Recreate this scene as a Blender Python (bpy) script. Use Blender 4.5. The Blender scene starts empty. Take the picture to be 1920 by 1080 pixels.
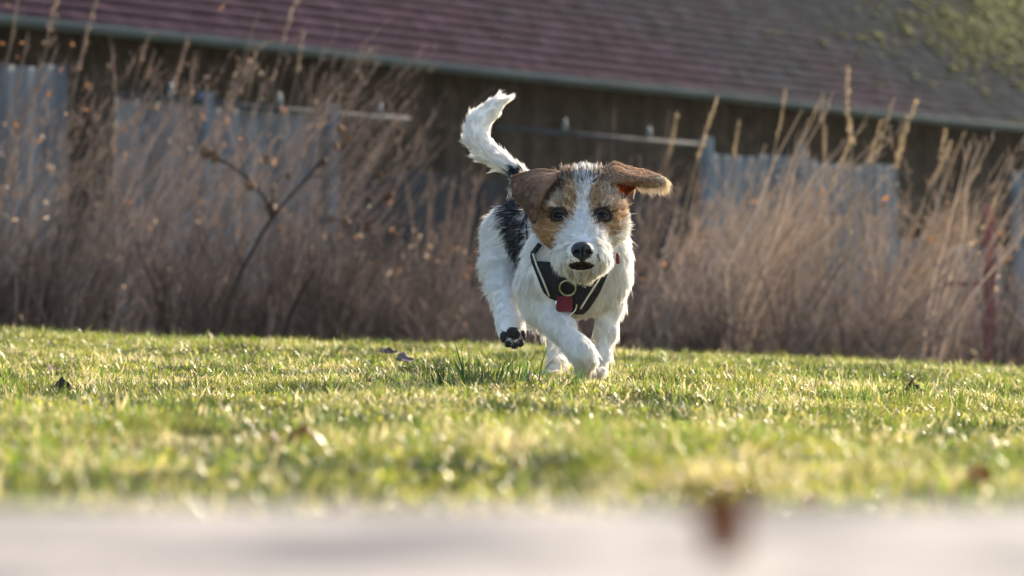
import bpy, math, random
import numpy as np
import openvdb
from mathutils import Vector, Matrix, kdtree

rng = np.random.default_rng(11)
random.seed(5)
SC = bpy.context.scene
COL = SC.collection

# ------------------------------------------------------------------ camera
F = 5580.0                                   # focal length in photo pixels (1920 wide)
ZC = 0.075
PITCH = math.atan((635 - 540) / F)
cam = bpy.data.cameras.new("camera")
cam.sensor_width = 36.0
cam.lens = 36.0 * F / 1920.0
cam.clip_start = 0.05
cam.clip_end = 2000
cam.dof.use_dof = True
cam.dof.focus_distance = 5.86
cam.dof.aperture_fstop = 5.3
cam.dof.aperture_blades = 9
co = bpy.data.objects.new("camera", cam)
COL.objects.link(co)
co.location = (0, 0, ZC)
co.rotation_euler = (math.pi / 2 + PITCH, 0, 0)
SC.camera = co

# ------------------------------------------------------------------ sky, sun, exposure
SUN_EL = math.radians(25)
SUN_AZ = math.radians(34)                    # clockwise from +Y (straight behind the dog)
world = bpy.data.worlds.new("World")
SC.world = world
world.use_nodes = True
wn = world.node_tree.nodes
sky = wn.new("ShaderNodeTexSky")
sky.sky_type = 'NISHITA'
sky.sun_disc = False
sky.sun_elevation = SUN_EL
sky.sun_rotation = SUN_AZ
sky.dust_density = 2.0
wn["Background"].inputs[1].default_value = 0.15
world.node_tree.links.new(sky.outputs[0], wn["Background"].inputs[0])
SUN_DIR = Vector((math.sin(SUN_AZ) * math.cos(SUN_EL), math.cos(SUN_AZ) * math.cos(SUN_EL), math.sin(SUN_EL)))
sun = bpy.data.lights.new("sun", 'SUN')
sun.energy = 5.0
sun.angle = math.radians(0.5)
sun.color = (1.0, 0.86, 0.66)
so = bpy.data.objects.new("sun", sun)
COL.objects.link(so)
so.rotation_euler = SUN_DIR.to_track_quat('Z', 'Y').to_euler()
so.location = (5, 10, 12)
SC.view_settings.view_transform = 'Standard'
SC.view_settings.look = 'None'
SC.view_settings.exposure = 1.47
SC.view_settings.gamma = 1.0
SC.cycles.max_bounces = 10
SC.cycles.diffuse_bounces = 6
SC.cycles.transmission_bounces = 6
SC.cycles.sample_clamp_indirect = 6
SC.cycles.use_denoising = True

HAZE = 0.00016

# ------------------------------------------------------------------ helpers
CP, SP = math.cos(PITCH), math.sin(PITCH)


def W(px, py, y):
    """World point at depth y which the photo shows at pixel px, py."""
    dx, du = (px - 960) / F, (540 - py) / F
    d = np.array([dx, CP - du * SP, SP + du * CP])
    d = d * (y / d[1])
    return d + np.array([0, 0, ZC])


def proj(P):
    P = np.asarray(P, float)
    q = P - np.array([0, 0, ZC])
    zf = q[..., 1] * CP + q[..., 2] * SP
    u = -q[..., 1] * SP + q[..., 2] * CP
    return 960 + F * q[..., 0] / zf, 540 - F * u / zf


def prop(o, label=None, cat=None, group=None, kind=None):
    if label: o['label'] = label
    if cat: o['category'] = cat
    if group: o['group'] = group
    if kind: o['kind'] = kind
    return o


def link(name, data, mat=None, parent=None):
    o = bpy.data.objects.new(name, data)
    COL.objects.link(o)
    if mat: data.materials.append(mat)
    if parent is not None: o.parent = parent
    return o


def empty(name, loc=(0, 0, 0)):
    o = bpy.data.objects.new(name, None)
    o.empty_display_size = 0.05
    o.location = loc
    COL.objects.link(o)
    return o


def mesh_np(name, V, faces_list, colors=None, smooth=False):
    """faces_list: list of int arrays (n,k)."""
    me = bpy.data.meshes.new(name)
    V = np.asarray(V, np.float32)
    me.vertices.add(len(V))
    me.vertices.foreach_set("co", V.ravel())
    loops = np.concatenate([f.ravel() for f in faces_list]).astype(np.int32)
    sizes = np.concatenate([np.full(len(f), f.shape[1], np.int32) for f in faces_list])
    starts = np.concatenate([[0], np.cumsum(sizes)[:-1]]).astype(np.int32)
    me.loops.add(len(loops))
    me.loops.foreach_set("vertex_index", loops)
    me.polygons.add(len(sizes))
    me.polygons.foreach_set("loop_start", starts)
    me.polygons.foreach_set("loop_total", sizes)
    if smooth:
        me.polygons.foreach_set("use_smooth", np.ones(len(sizes), bool))
    me.update(calc_edges=True)
    if colors is not None:
        a = me.attributes.new("col", 'FLOAT_COLOR', 'POINT')
        c = np.ones((len(V), 4), np.float32)
        c[:, :3] = colors
        a.data.foreach_set("color", c.ravel())
    return me


class MB:
    """Collects vertices, faces and a colour per vertex into one mesh."""
    def __init__(s): s.v, s.f, s.c = [], [], []

    def add(s, vs, fs, col=(1, 1, 1)):
        b = len(s.v)
        s.v += [tuple(map(float, q)) for q in vs]
        s.f += [tuple(i + b for i in q) for q in fs]
        s.c += [tuple(col)] * len(vs)

    def box(s, o, ax, ay, az, col=(1, 1, 1)):
        """corner o and three edge vectors"""
        o, ax, ay, az = map(np.asarray, (o, ax, ay, az))
        vs = [o, o + ax, o + ax + ay, o + ay, o + az, o + ax + az, o + ax + ay + az, o + ay + az]
        s.add(vs, [(0, 3, 2, 1), (4, 5, 6, 7), (0, 1, 5, 4), (1, 2, 6, 5), (2, 3, 7, 6), (3, 0, 4, 7)], col)

    def tube(s, pts, rad, n=6, col=(1, 1, 1), caps=True):
        pts = [np.asarray(p, float) for p in pts]
        vs = []
        for i, p in enumerate(pts):
            t = pts[min(i + 1, len(pts) - 1)] - pts[max(i - 1, 0)]
            t = t / (np.linalg.norm(t) + 1e-9)
            a = np.cross(t, (0.3, 1, 0.11)); a /= np.linalg.norm(a) + 1e-9
            b = np.cross(t, a)
            r = rad[i] if hasattr(rad, '__len__') else rad
            for k in range(n):
                th = 2 * math.pi * k / n
                vs.append(p + r * (math.cos(th) * a + math.sin(th) * b))
        fs = []
        for i in range(len(pts) - 1):
            for k in range(n):
                fs.append((i * n + k, i * n + (k + 1) % n, (i + 1) * n + (k + 1) % n, (i + 1) * n + k))
        if caps:
            fs.append(tuple(range(n - 1, -1, -1)))
            m = (len(pts) - 1) * n
            fs.append(tuple(range(m, m + n)))
        s.add(vs, fs, col)

    def blob(s, c, r, col=(1, 1, 1), rough=0.0, nu=10, nv=7, rot=None):
        vs, fs = [], []
        c = np.asarray(c, float)
        r = np.asarray(r, float) * np.ones(3)
        for j in range(nv + 1):
            ph = math.pi * j / nv
            for i in range(nu):
                th = 2 * math.pi * i / nu
                d = np.array([math.sin(ph) * math.cos(th), math.sin(ph) * math.sin(th), math.cos(ph)])
                q = d * r * (1 + rough * (random.random() - 0.5))
                if rot is not None: q = rot @ q
                vs.append(c + q)
        for j in range(nv):
            for i in range(nu):
                fs.append((j * nu + i, (j + 1) * nu + i, (j + 1) * nu + (i + 1) % nu, j * nu + (i + 1) % nu))
        s.add(vs, fs, col)

    def build(s, name, mat, parent=None, smooth=False):
        me = bpy.data.meshes.new(name)
        me.from_pydata(s.v, [], s.f)
        a = me.attributes.new("col", 'FLOAT_COLOR', 'POINT')
        c = np.ones((len(s.v), 4), np.float32); c[:, :3] = np.asarray(s.c)
        a.data.foreach_set("color", c.ravel())
        if smooth:
            me.polygons.foreach_set("use_smooth", np.ones(len(me.polygons), bool))
        me.update()
        return link(name, me, mat, parent)


def new_mat(name):
    m = bpy.data.materials.new(name)
    m.use_nodes = True
    nt = m.node_tree
    return m, nt.nodes, nt.links, nt.nodes["Principled BSDF"]


def N(nodes, typ, **kw):
    n = nodes.new(typ)
    for k, v in kw.items():
        if k.startswith('i_'):
            n.inputs[int(k[2:]) if k[2:].isdigit() else k[2:]].default_value = v
        else:
            setattr(n, k, v)
    return n


def mat_noise(name, c1, c2, scale=5.0, rough=0.8, stretch=(1, 1, 1), bump=0.0, metallic=0.0, detail=6, spec=0.3, lo=0.35, hi=0.65, bscale=None):
    m, n, l, b = new_mat(name)
    tc = N(n, "ShaderNodeTexCoord")
    mp = N(n, "ShaderNodeMapping"); mp.inputs['Scale'].default_value = stretch
    nz = N(n, "ShaderNodeTexNoise"); nz.inputs['Scale'].default_value = scale; nz.inputs['Detail'].default_value = detail
    cr = N(n, "ShaderNodeValToRGB")
    cr.color_ramp.elements[0].position = lo; cr.color_ramp.elements[0].color = (*c1, 1)
    cr.color_ramp.elements[1].position = hi; cr.color_ramp.elements[1].color = (*c2, 1)
    l.new(tc.outputs['Object'], mp.inputs[0]); l.new(mp.outputs[0], nz.inputs['Vector'])
    l.new(nz.outputs['Fac'], cr.inputs[0]); l.new(cr.outputs[0], b.inputs['Base Color'])
    b.inputs['Roughness'].default_value = rough
    b.inputs['Metallic'].default_value = metallic
    b.inputs['Specular IOR Level'].default_value = spec
    if bump:
        nb = N(n, "ShaderNodeTexNoise"); nb.inputs['Scale'].default_value = bscale or scale * 4; nb.inputs['Detail'].default_value = 5
        l.new(mp.outputs[0], nb.inputs['Vector'])
        bp = N(n, "ShaderNodeBump"); bp.inputs['Strength'].default_value = bump; bp.inputs['Distance'].default_value = 0.02
        l.new(nb.outputs['Fac'], bp.inputs['Height']); l.new(bp.outputs[0], b.inputs['Normal'])
    return m


def mat_attr(name, rough=0.6, spec=0.3, trans=0.0, noise=0.0, nscale=40.0, sheen=0.0):
    """Colour from the 'col' attribute, optional translucency and small noise."""
    m, n, l, b = new_mat(name)
    at = N(n, "ShaderNodeAttribute"); at.attribute_name = "col"
    src = at.outputs['Color']
    if noise:
        tc = N(n, "ShaderNodeTexCoord")
        nz = N(n, "ShaderNodeTexNoise"); nz.inputs['Scale'].default_value = nscale; nz.inputs['Detail'].default_value = 5
        l.new(tc.outputs['Object'], nz.inputs['Vector'])
        mr = N(n, "ShaderNodeMapRange"); mr.inputs['From Min'].default_value = 0.3; mr.inputs['From Max'].default_value = 0.7
        mr.inputs['To Min'].default_value = 1 - noise; mr.inputs['To Max'].default_value = 1 + noise
        l.new(nz.outputs['Fac'], mr.inputs['Value'])
        mx = N(n, "ShaderNodeVectorMath", operation='MULTIPLY')
        l.new(src, mx.inputs[0]); l.new(mr.outputs[0], mx.inputs[1])
        src = mx.outputs[0]
    l.new(src, b.inputs['Base Color'])
    b.inputs['Roughness'].default_value = rough
    b.inputs['Specular IOR Level'].default_value = spec
    if trans:
        tr = N(n, "ShaderNodeBsdfTranslucent")
        l.new(src, tr.inputs[0])
        ms = N(n, "ShaderNodeMixShader"); ms.inputs[0].default_value = trans
        out = n["Material Output"]
        l.new(b.outputs[0], ms.inputs[1]); l.new(tr.outputs[0], ms.inputs[2]); l.new(ms.outputs[0], out.inputs[0])
    return m


def vnoise(x, y, s, seed=0):
    """Smooth value noise, vectorised."""
    r = np.random.default_rng(seed)
    g = r.random((64, 64))
    x = np.asarray(x) / s; y = np.asarray(y) / s
    xi, yi = np.floor(x).astype(int), np.floor(y).astype(int)
    fx, fy = x - xi, y - yi
    fx = fx * fx * (3 - 2 * fx); fy = fy * fy * (3 - 2 * fy)
    a, b = g[xi % 64, yi % 64], g[(xi + 1) % 64, yi % 64]
    c, d = g[xi % 64, (yi + 1) % 64], g[(xi + 1) % 64, (yi + 1) % 64]
    return a * (1 - fx) * (1 - fy) + b * fx * (1 - fy) + c * (1 - fx) * fy + d * fx * fy


# ------------------------------------------------------------------ terrain
TY = np.array([1.0, 1.35, 2.0, 3.0, 4.0, 5.0, 6.0, 7.5, 9.5, 11.0, 14.0, 30.0])
TL = np.array([-.04, -.035, -.066, -.042, -.010, -.058, -.030, .030, .097, .070, -.03, -.10])
TM = np.array([-.04, -.035, -.066, -.047, -.035, -.027, -.014, .010, .036, .010, -.07, -.10])
TR = np.array([-.04, -.035, -.066, -.060, -.062, -.062, -.056, -.05, -.03, -.05, -.11, -.10])
_ys = np.linspace(0.5, 31, 1200)


def _sm(t):
    v = np.interp(_ys, TY, t)
    k = np.hanning(31); k /= k.sum()
    return np.convolve(np.pad(v, 15, mode='edge'), k, mode='valid')


_L, _M, _R = _sm(TL), _sm(TM), _sm(TR)


def T(x, y):
    x = np.asarray(x, float); y = np.asarray(y, float)
    u = np.clip(x / np.maximum(y, 1.5) / 0.172, -1.25, 1.25)
    l, m, r = (np.interp(y, _ys, q) for q in (_L, _M, _R))
    z = np.where(u < 0, m + (l - m) * (-u), m + (r - m) * u)
    fade = np.clip((40 - y) / 20, 0, 1)
    z = z + fade * (0.022 * (vnoise(x + 7, y + 3, 0.45, 1) - .5) + 0.017 * (vnoise(x, y, 0.14, 2) - .5) + 0.008 * (vnoise(x, y, 0.05, 3) - .5))
    return z


gx = np.concatenate([[-150, -60, -25, -12, -7, -4.5], np.linspace(-3.4, 3.4, 190), [4.5, 7, 12, 25, 60, 150]])
gy = np.concatenate([[-40, -8, -1, 0.6, 1.2, 1.6], np.linspace(1.8, 14, 320), [15, 16, 18, 21, 25, 30, 40, 60, 100, 200]])
GX, GY = np.meshgrid(gx, gy)
GZ = T(GX, GY)
nx, ny = len(gx), len(gy)
idx = np.arange(nx * ny).reshape(ny, nx)
gf = np.stack([idx[:-1, :-1], idx[:-1, 1:], idx[1:, 1:], idx[1:, :-1]], -1).reshape(-1, 4)
m_soil = mat_noise("soil_and_thatch", (.045, .055, .016), (.13, .125, .04), scale=9, rough=0.95, bump=0.6, spec=0.1)
ground = link("ground", mesh_np("ground", np.stack([GX, GY, GZ], -1).reshape(-1, 3), [gf], smooth=True), m_soil)
prop(ground, kind='structure')

# ------------------------------------------------------------------ stone slab under the camera
m_stone = mat_noise("pale_stone", (.066, .068, .078), (.285, .256, .236), scale=11.0, rough=0.85, bump=0.3, detail=3, spec=0.1, stretch=(.8, .8, 1), lo=.36, hi=.60)
SLAB_Z = 0.0085


def build_slab():
    mb = MB()
    xs = [-2.6, -1.75, -0.93, -0.36, 0.93, 1.8, 2.7]
    for i in range(len(xs) - 1):
        ye = 1.19 + 0.02 * (random.random() - .5) - (0.03 if i < 3 else 0)
        dz = [0, -.004, 0.0, 0.002, -.003, 0][i]
        x0, x1 = xs[i] + .005, xs[i + 1] - .005
        for (ya, yb) in ((0.30, ye), (-0.9, 0.29)):
            nxs, nys = 26, 14
            b = []
            for j in range(nys + 1):
                for k in range(nxs + 1):
                    x = x0 + (x1 - x0) * k / nxs; y = ya + (yb - ya) * j / nys
                    edge = min(k, nxs - k, j, nys - j)
                    z = SLAB_Z + dz - (0.006 if edge == 0 else 0) + 0.006 * (vnoise(x, y, .3, 4) - .5)
                    if j == nys: y += 0.06 * (vnoise(x, 0, .09, 9) - .5)
                    b.append((x, y, z))
            n = nxs + 1
            fs = [(j * n + k, j * n + k + 1, (j + 1) * n + k + 1, (j + 1) * n + k) for j in range(nys) for k in range(nxs)]
            rim = [k for k in range(n)] + [j * n + nxs for j in range(1, nys + 1)] + [nys * n + k for k in range(nxs - 1, -1, -1)] + [j * n for j in range(nys - 1, 0, -1)]
            nb = len(b)
            b += [(b[q][0], b[q][1], SLAB_Z - 0.12) for q in rim]
            for q in range(len(rim)):
                q2 = (q + 1) % len(rim)
                fs.append((rim[q2], rim[q], nb + q, nb + q2))
            mb.add(b, fs)
    o = mb.build("pavement", m_stone, smooth=False)
    prop(o, kind='structure')


build_slab()

# ------------------------------------------------------------------ barn
TD = np.array([0.633, 0.774, 0.0]); TD /= np.linalg.norm(TD)
ND = np.array([TD[1], -TD[0], 0.0])          # towards the camera
UP = np.array([0, 0, 1.0])


def s_at(px, d0):
    q = (px - 960) / F
    return d0 * q / (TD[0] - TD[1] * q)


def barn():
    root = empty("barn", (0, 32.1, -0.1))
    prop(root, "long dark timber barn with a mossy red and grey tiled roof above the dry weeds", "barn")
    off = np.array([0, 32.1, -0.1])
    s0, s1 = -13.0, 34.0
    eave_z = 2.96
    ov = 0.55
    # wall boards, set back from the eave by ov
    m_wood = mat_attr("dark_weathered_boards", rough=0.9, spec=0.06, noise=0.5, nscale=6)
    mb = MB()
    s = s0
    wl = -ND * ov
    H = eave_z + 0.1 + 0.35
    while s < s1:
        w = 0.17 + 0.05 * random.random()
        k = 0.55 + 0.9 * random.random()
        c = (.030 * k, .023 * k, .019 * k)
        dep = 0.03 + 0.012 * random.random()
        mb.box(wl + TD * s - ND * .03, TD * (w - .012), ND * dep, UP * H, c)
        s += w
    mb.box(wl + TD * s0 - ND * 7.8, TD * (s1 - s0), ND * 7.7, UP * (H - .1), (.02, .015, .012))
    w = mb.build("wall", m_wood, root)
    # roof
    pitch = math.radians(45)
    R = ND * -math.cos(pitch) + UP * math.sin(pitch)      # up the slope
    NR = ND * math.sin(pitch) + UP * math.cos(pitch)
    base = UP * (eave_z + 0.1) + ND * 0.0
    m_tile = bpy.data.materials.new("clay_tiles")
    m_tile = mat_attr("clay_tiles", rough=0.95, spec=0.05, noise=0.35, nscale=3.5)
    V, FQ, C = [], [], []
    ex, tw, th = 0.165, 0.19, 0.034
    rows = 38
    nt = int((s1 - s0) / tw)
    for r in range(rows):
        ss = s0 + tw * (np.arange(nt) + (0.5 if r % 2 else 0))
        jit = rng.normal(0, 0.004, nt)
        lift = rng.normal(0, 0.003, nt)
        a = ss[:, None] * TD
        lo = a + base + R * (ex * r) + R * jit[:, None] + NR * (0.05 + lift[:, None])
        hi = a + base + R * (ex * (r + 1) + 0.03) + NR * 0.015
        wv = TD * (tw - 0.008)
        q = np.stack([lo, lo + wv, hi + wv, hi, lo - NR * th, lo + wv - NR * th], 1)   # nt,6,3
        b = len(V) * 6 * nt
        V.append(q.reshape(-1, 3))
        i = (np.arange(nt) * 6 + b)[:, None]
        FQ.append(np.concatenate([i + np.array([[0, 1, 2, 3]]), i + np.array([[4, 5, 1, 0]])], 0))
        # colour: red to the left and low, grey-green to the far end and high
        t = (ss - 2.0) / 9.0 + (r / rows) * 1.7 + rng.normal(0, .13, nt) + 1.0 * (vnoise(ss + 30, r * ex + 0 * ss, 2.2, 7) - .5)
        t = np.clip(t, 0, 1)[:, None]
        red = np.array([.066, .035, .048]); grey = np.array([.038, .042, .048])
        c = red * (1 - t) + grey * t
        c = c * (0.75 + 0.5 * rng.random((nt, 1)))
        mo = vnoise(ss, r * ex + 0 * ss, 0.8, 8) * .6 + .4 * vnoise(ss, r * ex + 0 * ss, 0.3, 18) + 0.04 * (ss - 9) + r * 0.008
        mk = np.clip((mo - 0.80) * 6, 0, 1)[:, None] * 0.7
        c = c * (1 - mk) + np.array([.040, .046, .018]) * mk
        qx, qy = proj(lo + off)
        cw = np.exp(-((qx - 1935) / 120) ** 2 - ((qy - 20) / 85) ** 2) + .45 * np.exp(-((qx - 1750) / 150) ** 2 - ((qy - 55) / 60) ** 2)
        cw = np.clip(cw * 1.5 - .9 * vnoise(ss, r * ex + 0 * ss, .45, 77), 0, 1)[:, None] * .8
        c = c * (1 - cw) + np.array([.085, .085, .020]) * (.7 + .6 * rng.random((nt, 1))) * cw
        C.append(np.repeat(c[:, None, :], 6, 1).reshape(-1, 3))
    me = mesh_np("roof", np.concatenate(V), [np.concatenate(FQ)], np.concatenate(C))
    roof = link("roof", me, m_tile, root)
    # decking under the tiles, the other slope and gables
    L = rows * ex
    mb = MB()
    mb.box(base + TD * s0 - NR * .06, TD * (s1 - s0), R * L, NR * .05, (.05, .04, .035))
    top = base + R * L
    R2 = -ND * math.cos(pitch) - UP * math.sin(pitch)
    mb.box(top + TD * s0 + R2 * .06, TD * (s1 - s0), R2 * L, -ND * -.05, (.10, .06, .06))
    mb.build("roof_deck", m_wood, root)
    for sg in (s0 + .3, s1 - .3):
        mb = MB()
        a = base + TD * sg
        mb.add([a + R * .4 - UP * .2, top + TD * sg - UP * .15, top + TD * sg + R2 * (L - .4) - UP * .2], [(0, 1, 2)], (.03, .022, .018))
        mb.build("gable", m_wood, root)
    # moss cushions on the far end
    m_moss = mat_noise("roof_moss", (.032, .038, .012), (.100, .098, .022), scale=6, rough=0.95, spec=0.05)
    mb = MB()
    cnt = 0
    while cnt < 1800:
        sm = random.uniform(1, 24); rr = random.uniform(0.2, L)
        p = base + TD * sm + R * rr + off
        px, py = proj(p)
        # heaviest towards the upper far corner
        wgt = math.exp(-((px - 1925) / 130) ** 2 - ((py - 30) / 85) ** 2) * 1.1 + 0.14 * math.exp(-((px - 1740) / 170) ** 2 - ((py - 60) / 65) ** 2)
        wgt *= (vnoise(np.array([sm]), np.array([rr]), .7, 21)[0] > .42)
        if random.random() < wgt:
            rad = random.uniform(.018, .065)
            M3 = np.stack([TD, R, NR], 1)
            mb.blob(base + TD * sm + R * rr + NR * .05, (rad * 1.5, rad * .8, rad * .28), rough=.9, nu=8, nv=5, rot=M3)
            cnt += 1
    mo = mb.build("moss", m_moss, root, smooth=True)
    mo['kind'] = 'stuff'
    # gutter
    m_zinc = mat_noise("dull_zinc", (.050, .080, .100), (.085, .118, .138), scale=1.5, rough=0.7, metallic=0.1, spec=0.5)
    mb = MB()
    prof = []
    for k in range(9):
        th_ = math.pi * k / 8
        prof.append((math.cos(th_) * 0.085, -math.sin(th_) * 0.085))
    gc = UP * (eave_z + 0.1 - 0.01) + ND * 0.105
    n_s = 24
    vs, fs = [], []
    for i in range(n_s + 1):
        sg = s0 + (s1 - s0) * i / n_s
        sag = 0.008 * math.sin(i * 1.7)
        for (a, b) in prof: vs.append(gc + TD * sg + ND * a + UP * (b + sag))
        for (a, b) in reversed(prof): vs.append(gc + TD * sg + ND * a * .94 + UP * (b * .94 + sag + .003))
    n = 18
    for i in range(n_s):
        for k in range(n):
            fs.append((i * n + k, i * n + (k + 1) % n, (i + 1) * n + (k + 1) % n, (i + 1) * n + k))
    mb.add(vs, fs)
    mb.build("gutter", m_zinc, root)


barn()

# ------------------------------------------------------------------ corrugated fence before the barn
D0 = 24.0


def fence():
    root = empty("fence", (0, D0, -0.1))
    prop(root, "weathered grey corrugated metal fence with a top rail before the dark barn", "fence")
    m_pan = mat_noise("weathered_zinc_sheet", (.060, .068, .082), (.150, .162, .182), scale=3.0, rough=0.7, stretch=(1, 1, .25), bump=0.2, spec=0.08)
    m_dark = mat_noise("shaded_gap_sheet", (.010, .013, .017), (.026, .031, .038), scale=2.0, rough=0.85, stretch=(1, 1, .3), bump=0.2, spec=0.06)
    m_rail = mat_noise("galvanised_steel", (.024, .029, .034), (.046, .053, .060), scale=4, rough=0.9, metallic=.0, spec=.08)
    m_post = mat_noise("pale_zinc_post", (.075, .10, .128), (.13, .16, .19), scale=4, rough=0.8, spec=.1)
    m_ins = mat_noise("white_ceramic", (.085, .105, .12), (.13, .155, .17), scale=10, rough=0.5, spec=.4)
    kz = 0.0865 * (5525 - 960) * D0 / F

    def zrail(px): return kz + ZC + 0.1

    def panel(xa, xb, top, mat, off=0.0, per=0.19, amp=0.011, bottom=0.0):
        sa, sb = s_at(xa, D0), s_at(xb, D0)
        n = max(4, int((sb - sa) / per * 8))
        vs = []
        for i in range(n + 1):
            s = sa + (sb - sa) * i / n
            d = amp * math.sin(2 * math.pi * (s + .04 * math.sin(s * 2.3)) / per)
            # sheet laps, each sheet a little askew
            sh = int((s - sa) / 0.9)
            rnd = random.Random(sh + int(xa)).uniform(-.03, .03)
            p = TD * s + ND * (d + off + 0.012 * (sh % 2))
            vs += [p + UP * bottom, p + UP * (top + rnd)]
        fs = [(2 * i, 2 * i + 2, 2 * i + 3, 2 * i + 1) for i in range(n)]
        mb = MB(); mb.add(vs, fs)
        o = mb.build("panel", mat, root)
        md = o.modifiers.new("thick", 'SOLIDIFY'); md.thickness = 0.004
        return o
    zt = zrail(0)
    panel(-320, 134, zt + 0.16, m_pan, off=-.06)
    panel(226, 622, zt - 0.02, m_pan, off=-.06)
    panel(1322, 1690, zt - 0.06, m_pan, off=-.06)
    panel(626, 1316, zt - 0.42, m_dark, off=-.10, per=.3, amp=.006)['label'] = "dark sheet added for the shaded wall in the gap"  # sheet added here; its dark tone stands in for the shaded barn wall
    panel(1694, 2120, zt - 0.75, m_pan, off=-.10, per=.3)

    def bar(xa, xb):
        sa, sb = s_at(xa, D0), s_at(xb, D0)
        mb = MB(); mb.tube([TD * sa + UP * zt, TD * (sa + sb) / 2 + UP * (zt - .01), TD * sb + UP * zt], 0.022, 8)
        mb.build("rail", m_rail, root, smooth=True)
    bar(215, 766); bar(938, 1330)
    for px, w in ((385, .09), (621, .09), (1326, .10), (1500, .06), (1908, .12)):
        s = s_at(px, D0)
        mb = MB(); mb.box(TD * (s - w / 2) - ND * .03, TD * w, ND * .07, UP * (zt + (.07 if px < 1900 else .0)))
        o = mb.build("post", m_post, root)
    for px in (320, 524, 713, 1060, 1218):
        s = s_at(px, D0)
        mb = MB()
        prof = [(0, .018), (.02, .034), (.035, .022), (.055, .03), (.075, .018), (.095, .012), (.10, 0.002)]
        mb.tube([TD * s + UP * (zt + .02 + a) for a, _ in prof], [b * .66 for _, b in prof], 10)
        mb.build("insulator", m_ins, root, smooth=True)


fence()

# red post on the right
mb = MB()
q0 = W(1857, 600, 14.6)
zb = float(T(q0[0], q0[1]))
hh = W(1857, 372, 14.6)[2] - zb
mb.box((q0[0] - .022, q0[1], zb - .02), (.044, 0, 0), (0, .05, 0), (0, 0, hh), (.20, .06, .06))
mb.box((q0[0] - .028, q0[1] - .006, zb + hh * .55), (.056, 0, 0), (0, .062, 0), (0, 0, .05), (.12, .04, .04))
mb.box((q0[0] - .22, q0[1] + .012, zb + hh * .50), (.195, 0, 0), (0, .025, 0), (0, 0, .026), (.16, .06, .06))
prop(mb.build("marker_post", mat_attr("faded_red_paint", rough=.7, noise=.3, nscale=12)), "faded red wooden post standing among the weeds at the right of the barn", "post")

# ------------------------------------------------------------------ grass
m_grass = mat_attr("grass_blades", rough=0.35, spec=0.46, trans=0.55)


def blades(x, y, L, wid, lean, az, col, seed=0, zoff=0.0, tipcol=1.15, dirx=None):
    n = len(x)
    r = np.random.default_rng(seed)
    z = T(x, y) - 0.004 + zoff
    base = np.stack([x, y, z], 1)
    d = np.stack([np.cos(az), np.sin(az), np.zeros(n)], 1)
    fa = r.random(n) * 2 * np.pi
    wv = np.stack([np.cos(fa), np.sin(fa), np.zeros(n)], 1)
    sl, cl = np.sin(lean), np.cos(lean)
    up = np.array([0, 0, 1.0])
    mid = base + (d * (sl * .35)[:, None] + up * (0.55 * np.sqrt(np.maximum(0, 1 - (sl * .6) ** 2)))[:, None]) * L[:, None]
    tip = mid + (d * (sl * .62)[:, None] + up * (0.5 * cl)[:, None]) * L[:, None]
    h = wid[:, None] * .5
    twist = wv + d * 0.3
    V = np.stack([base - wv * h * .8, base + wv * h * .8, mid + twist * h, mid - twist * h, tip], 1).reshape(-1, 3)
    i = (np.arange(n) * 5)[:, None]
    q = i + np.array([[0, 1, 2, 3]])
    t = i + np.array([[3, 2, 4]])
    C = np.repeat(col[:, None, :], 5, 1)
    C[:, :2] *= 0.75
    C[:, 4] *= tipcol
    return V, q, t, C.reshape(-1, 3)


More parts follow.
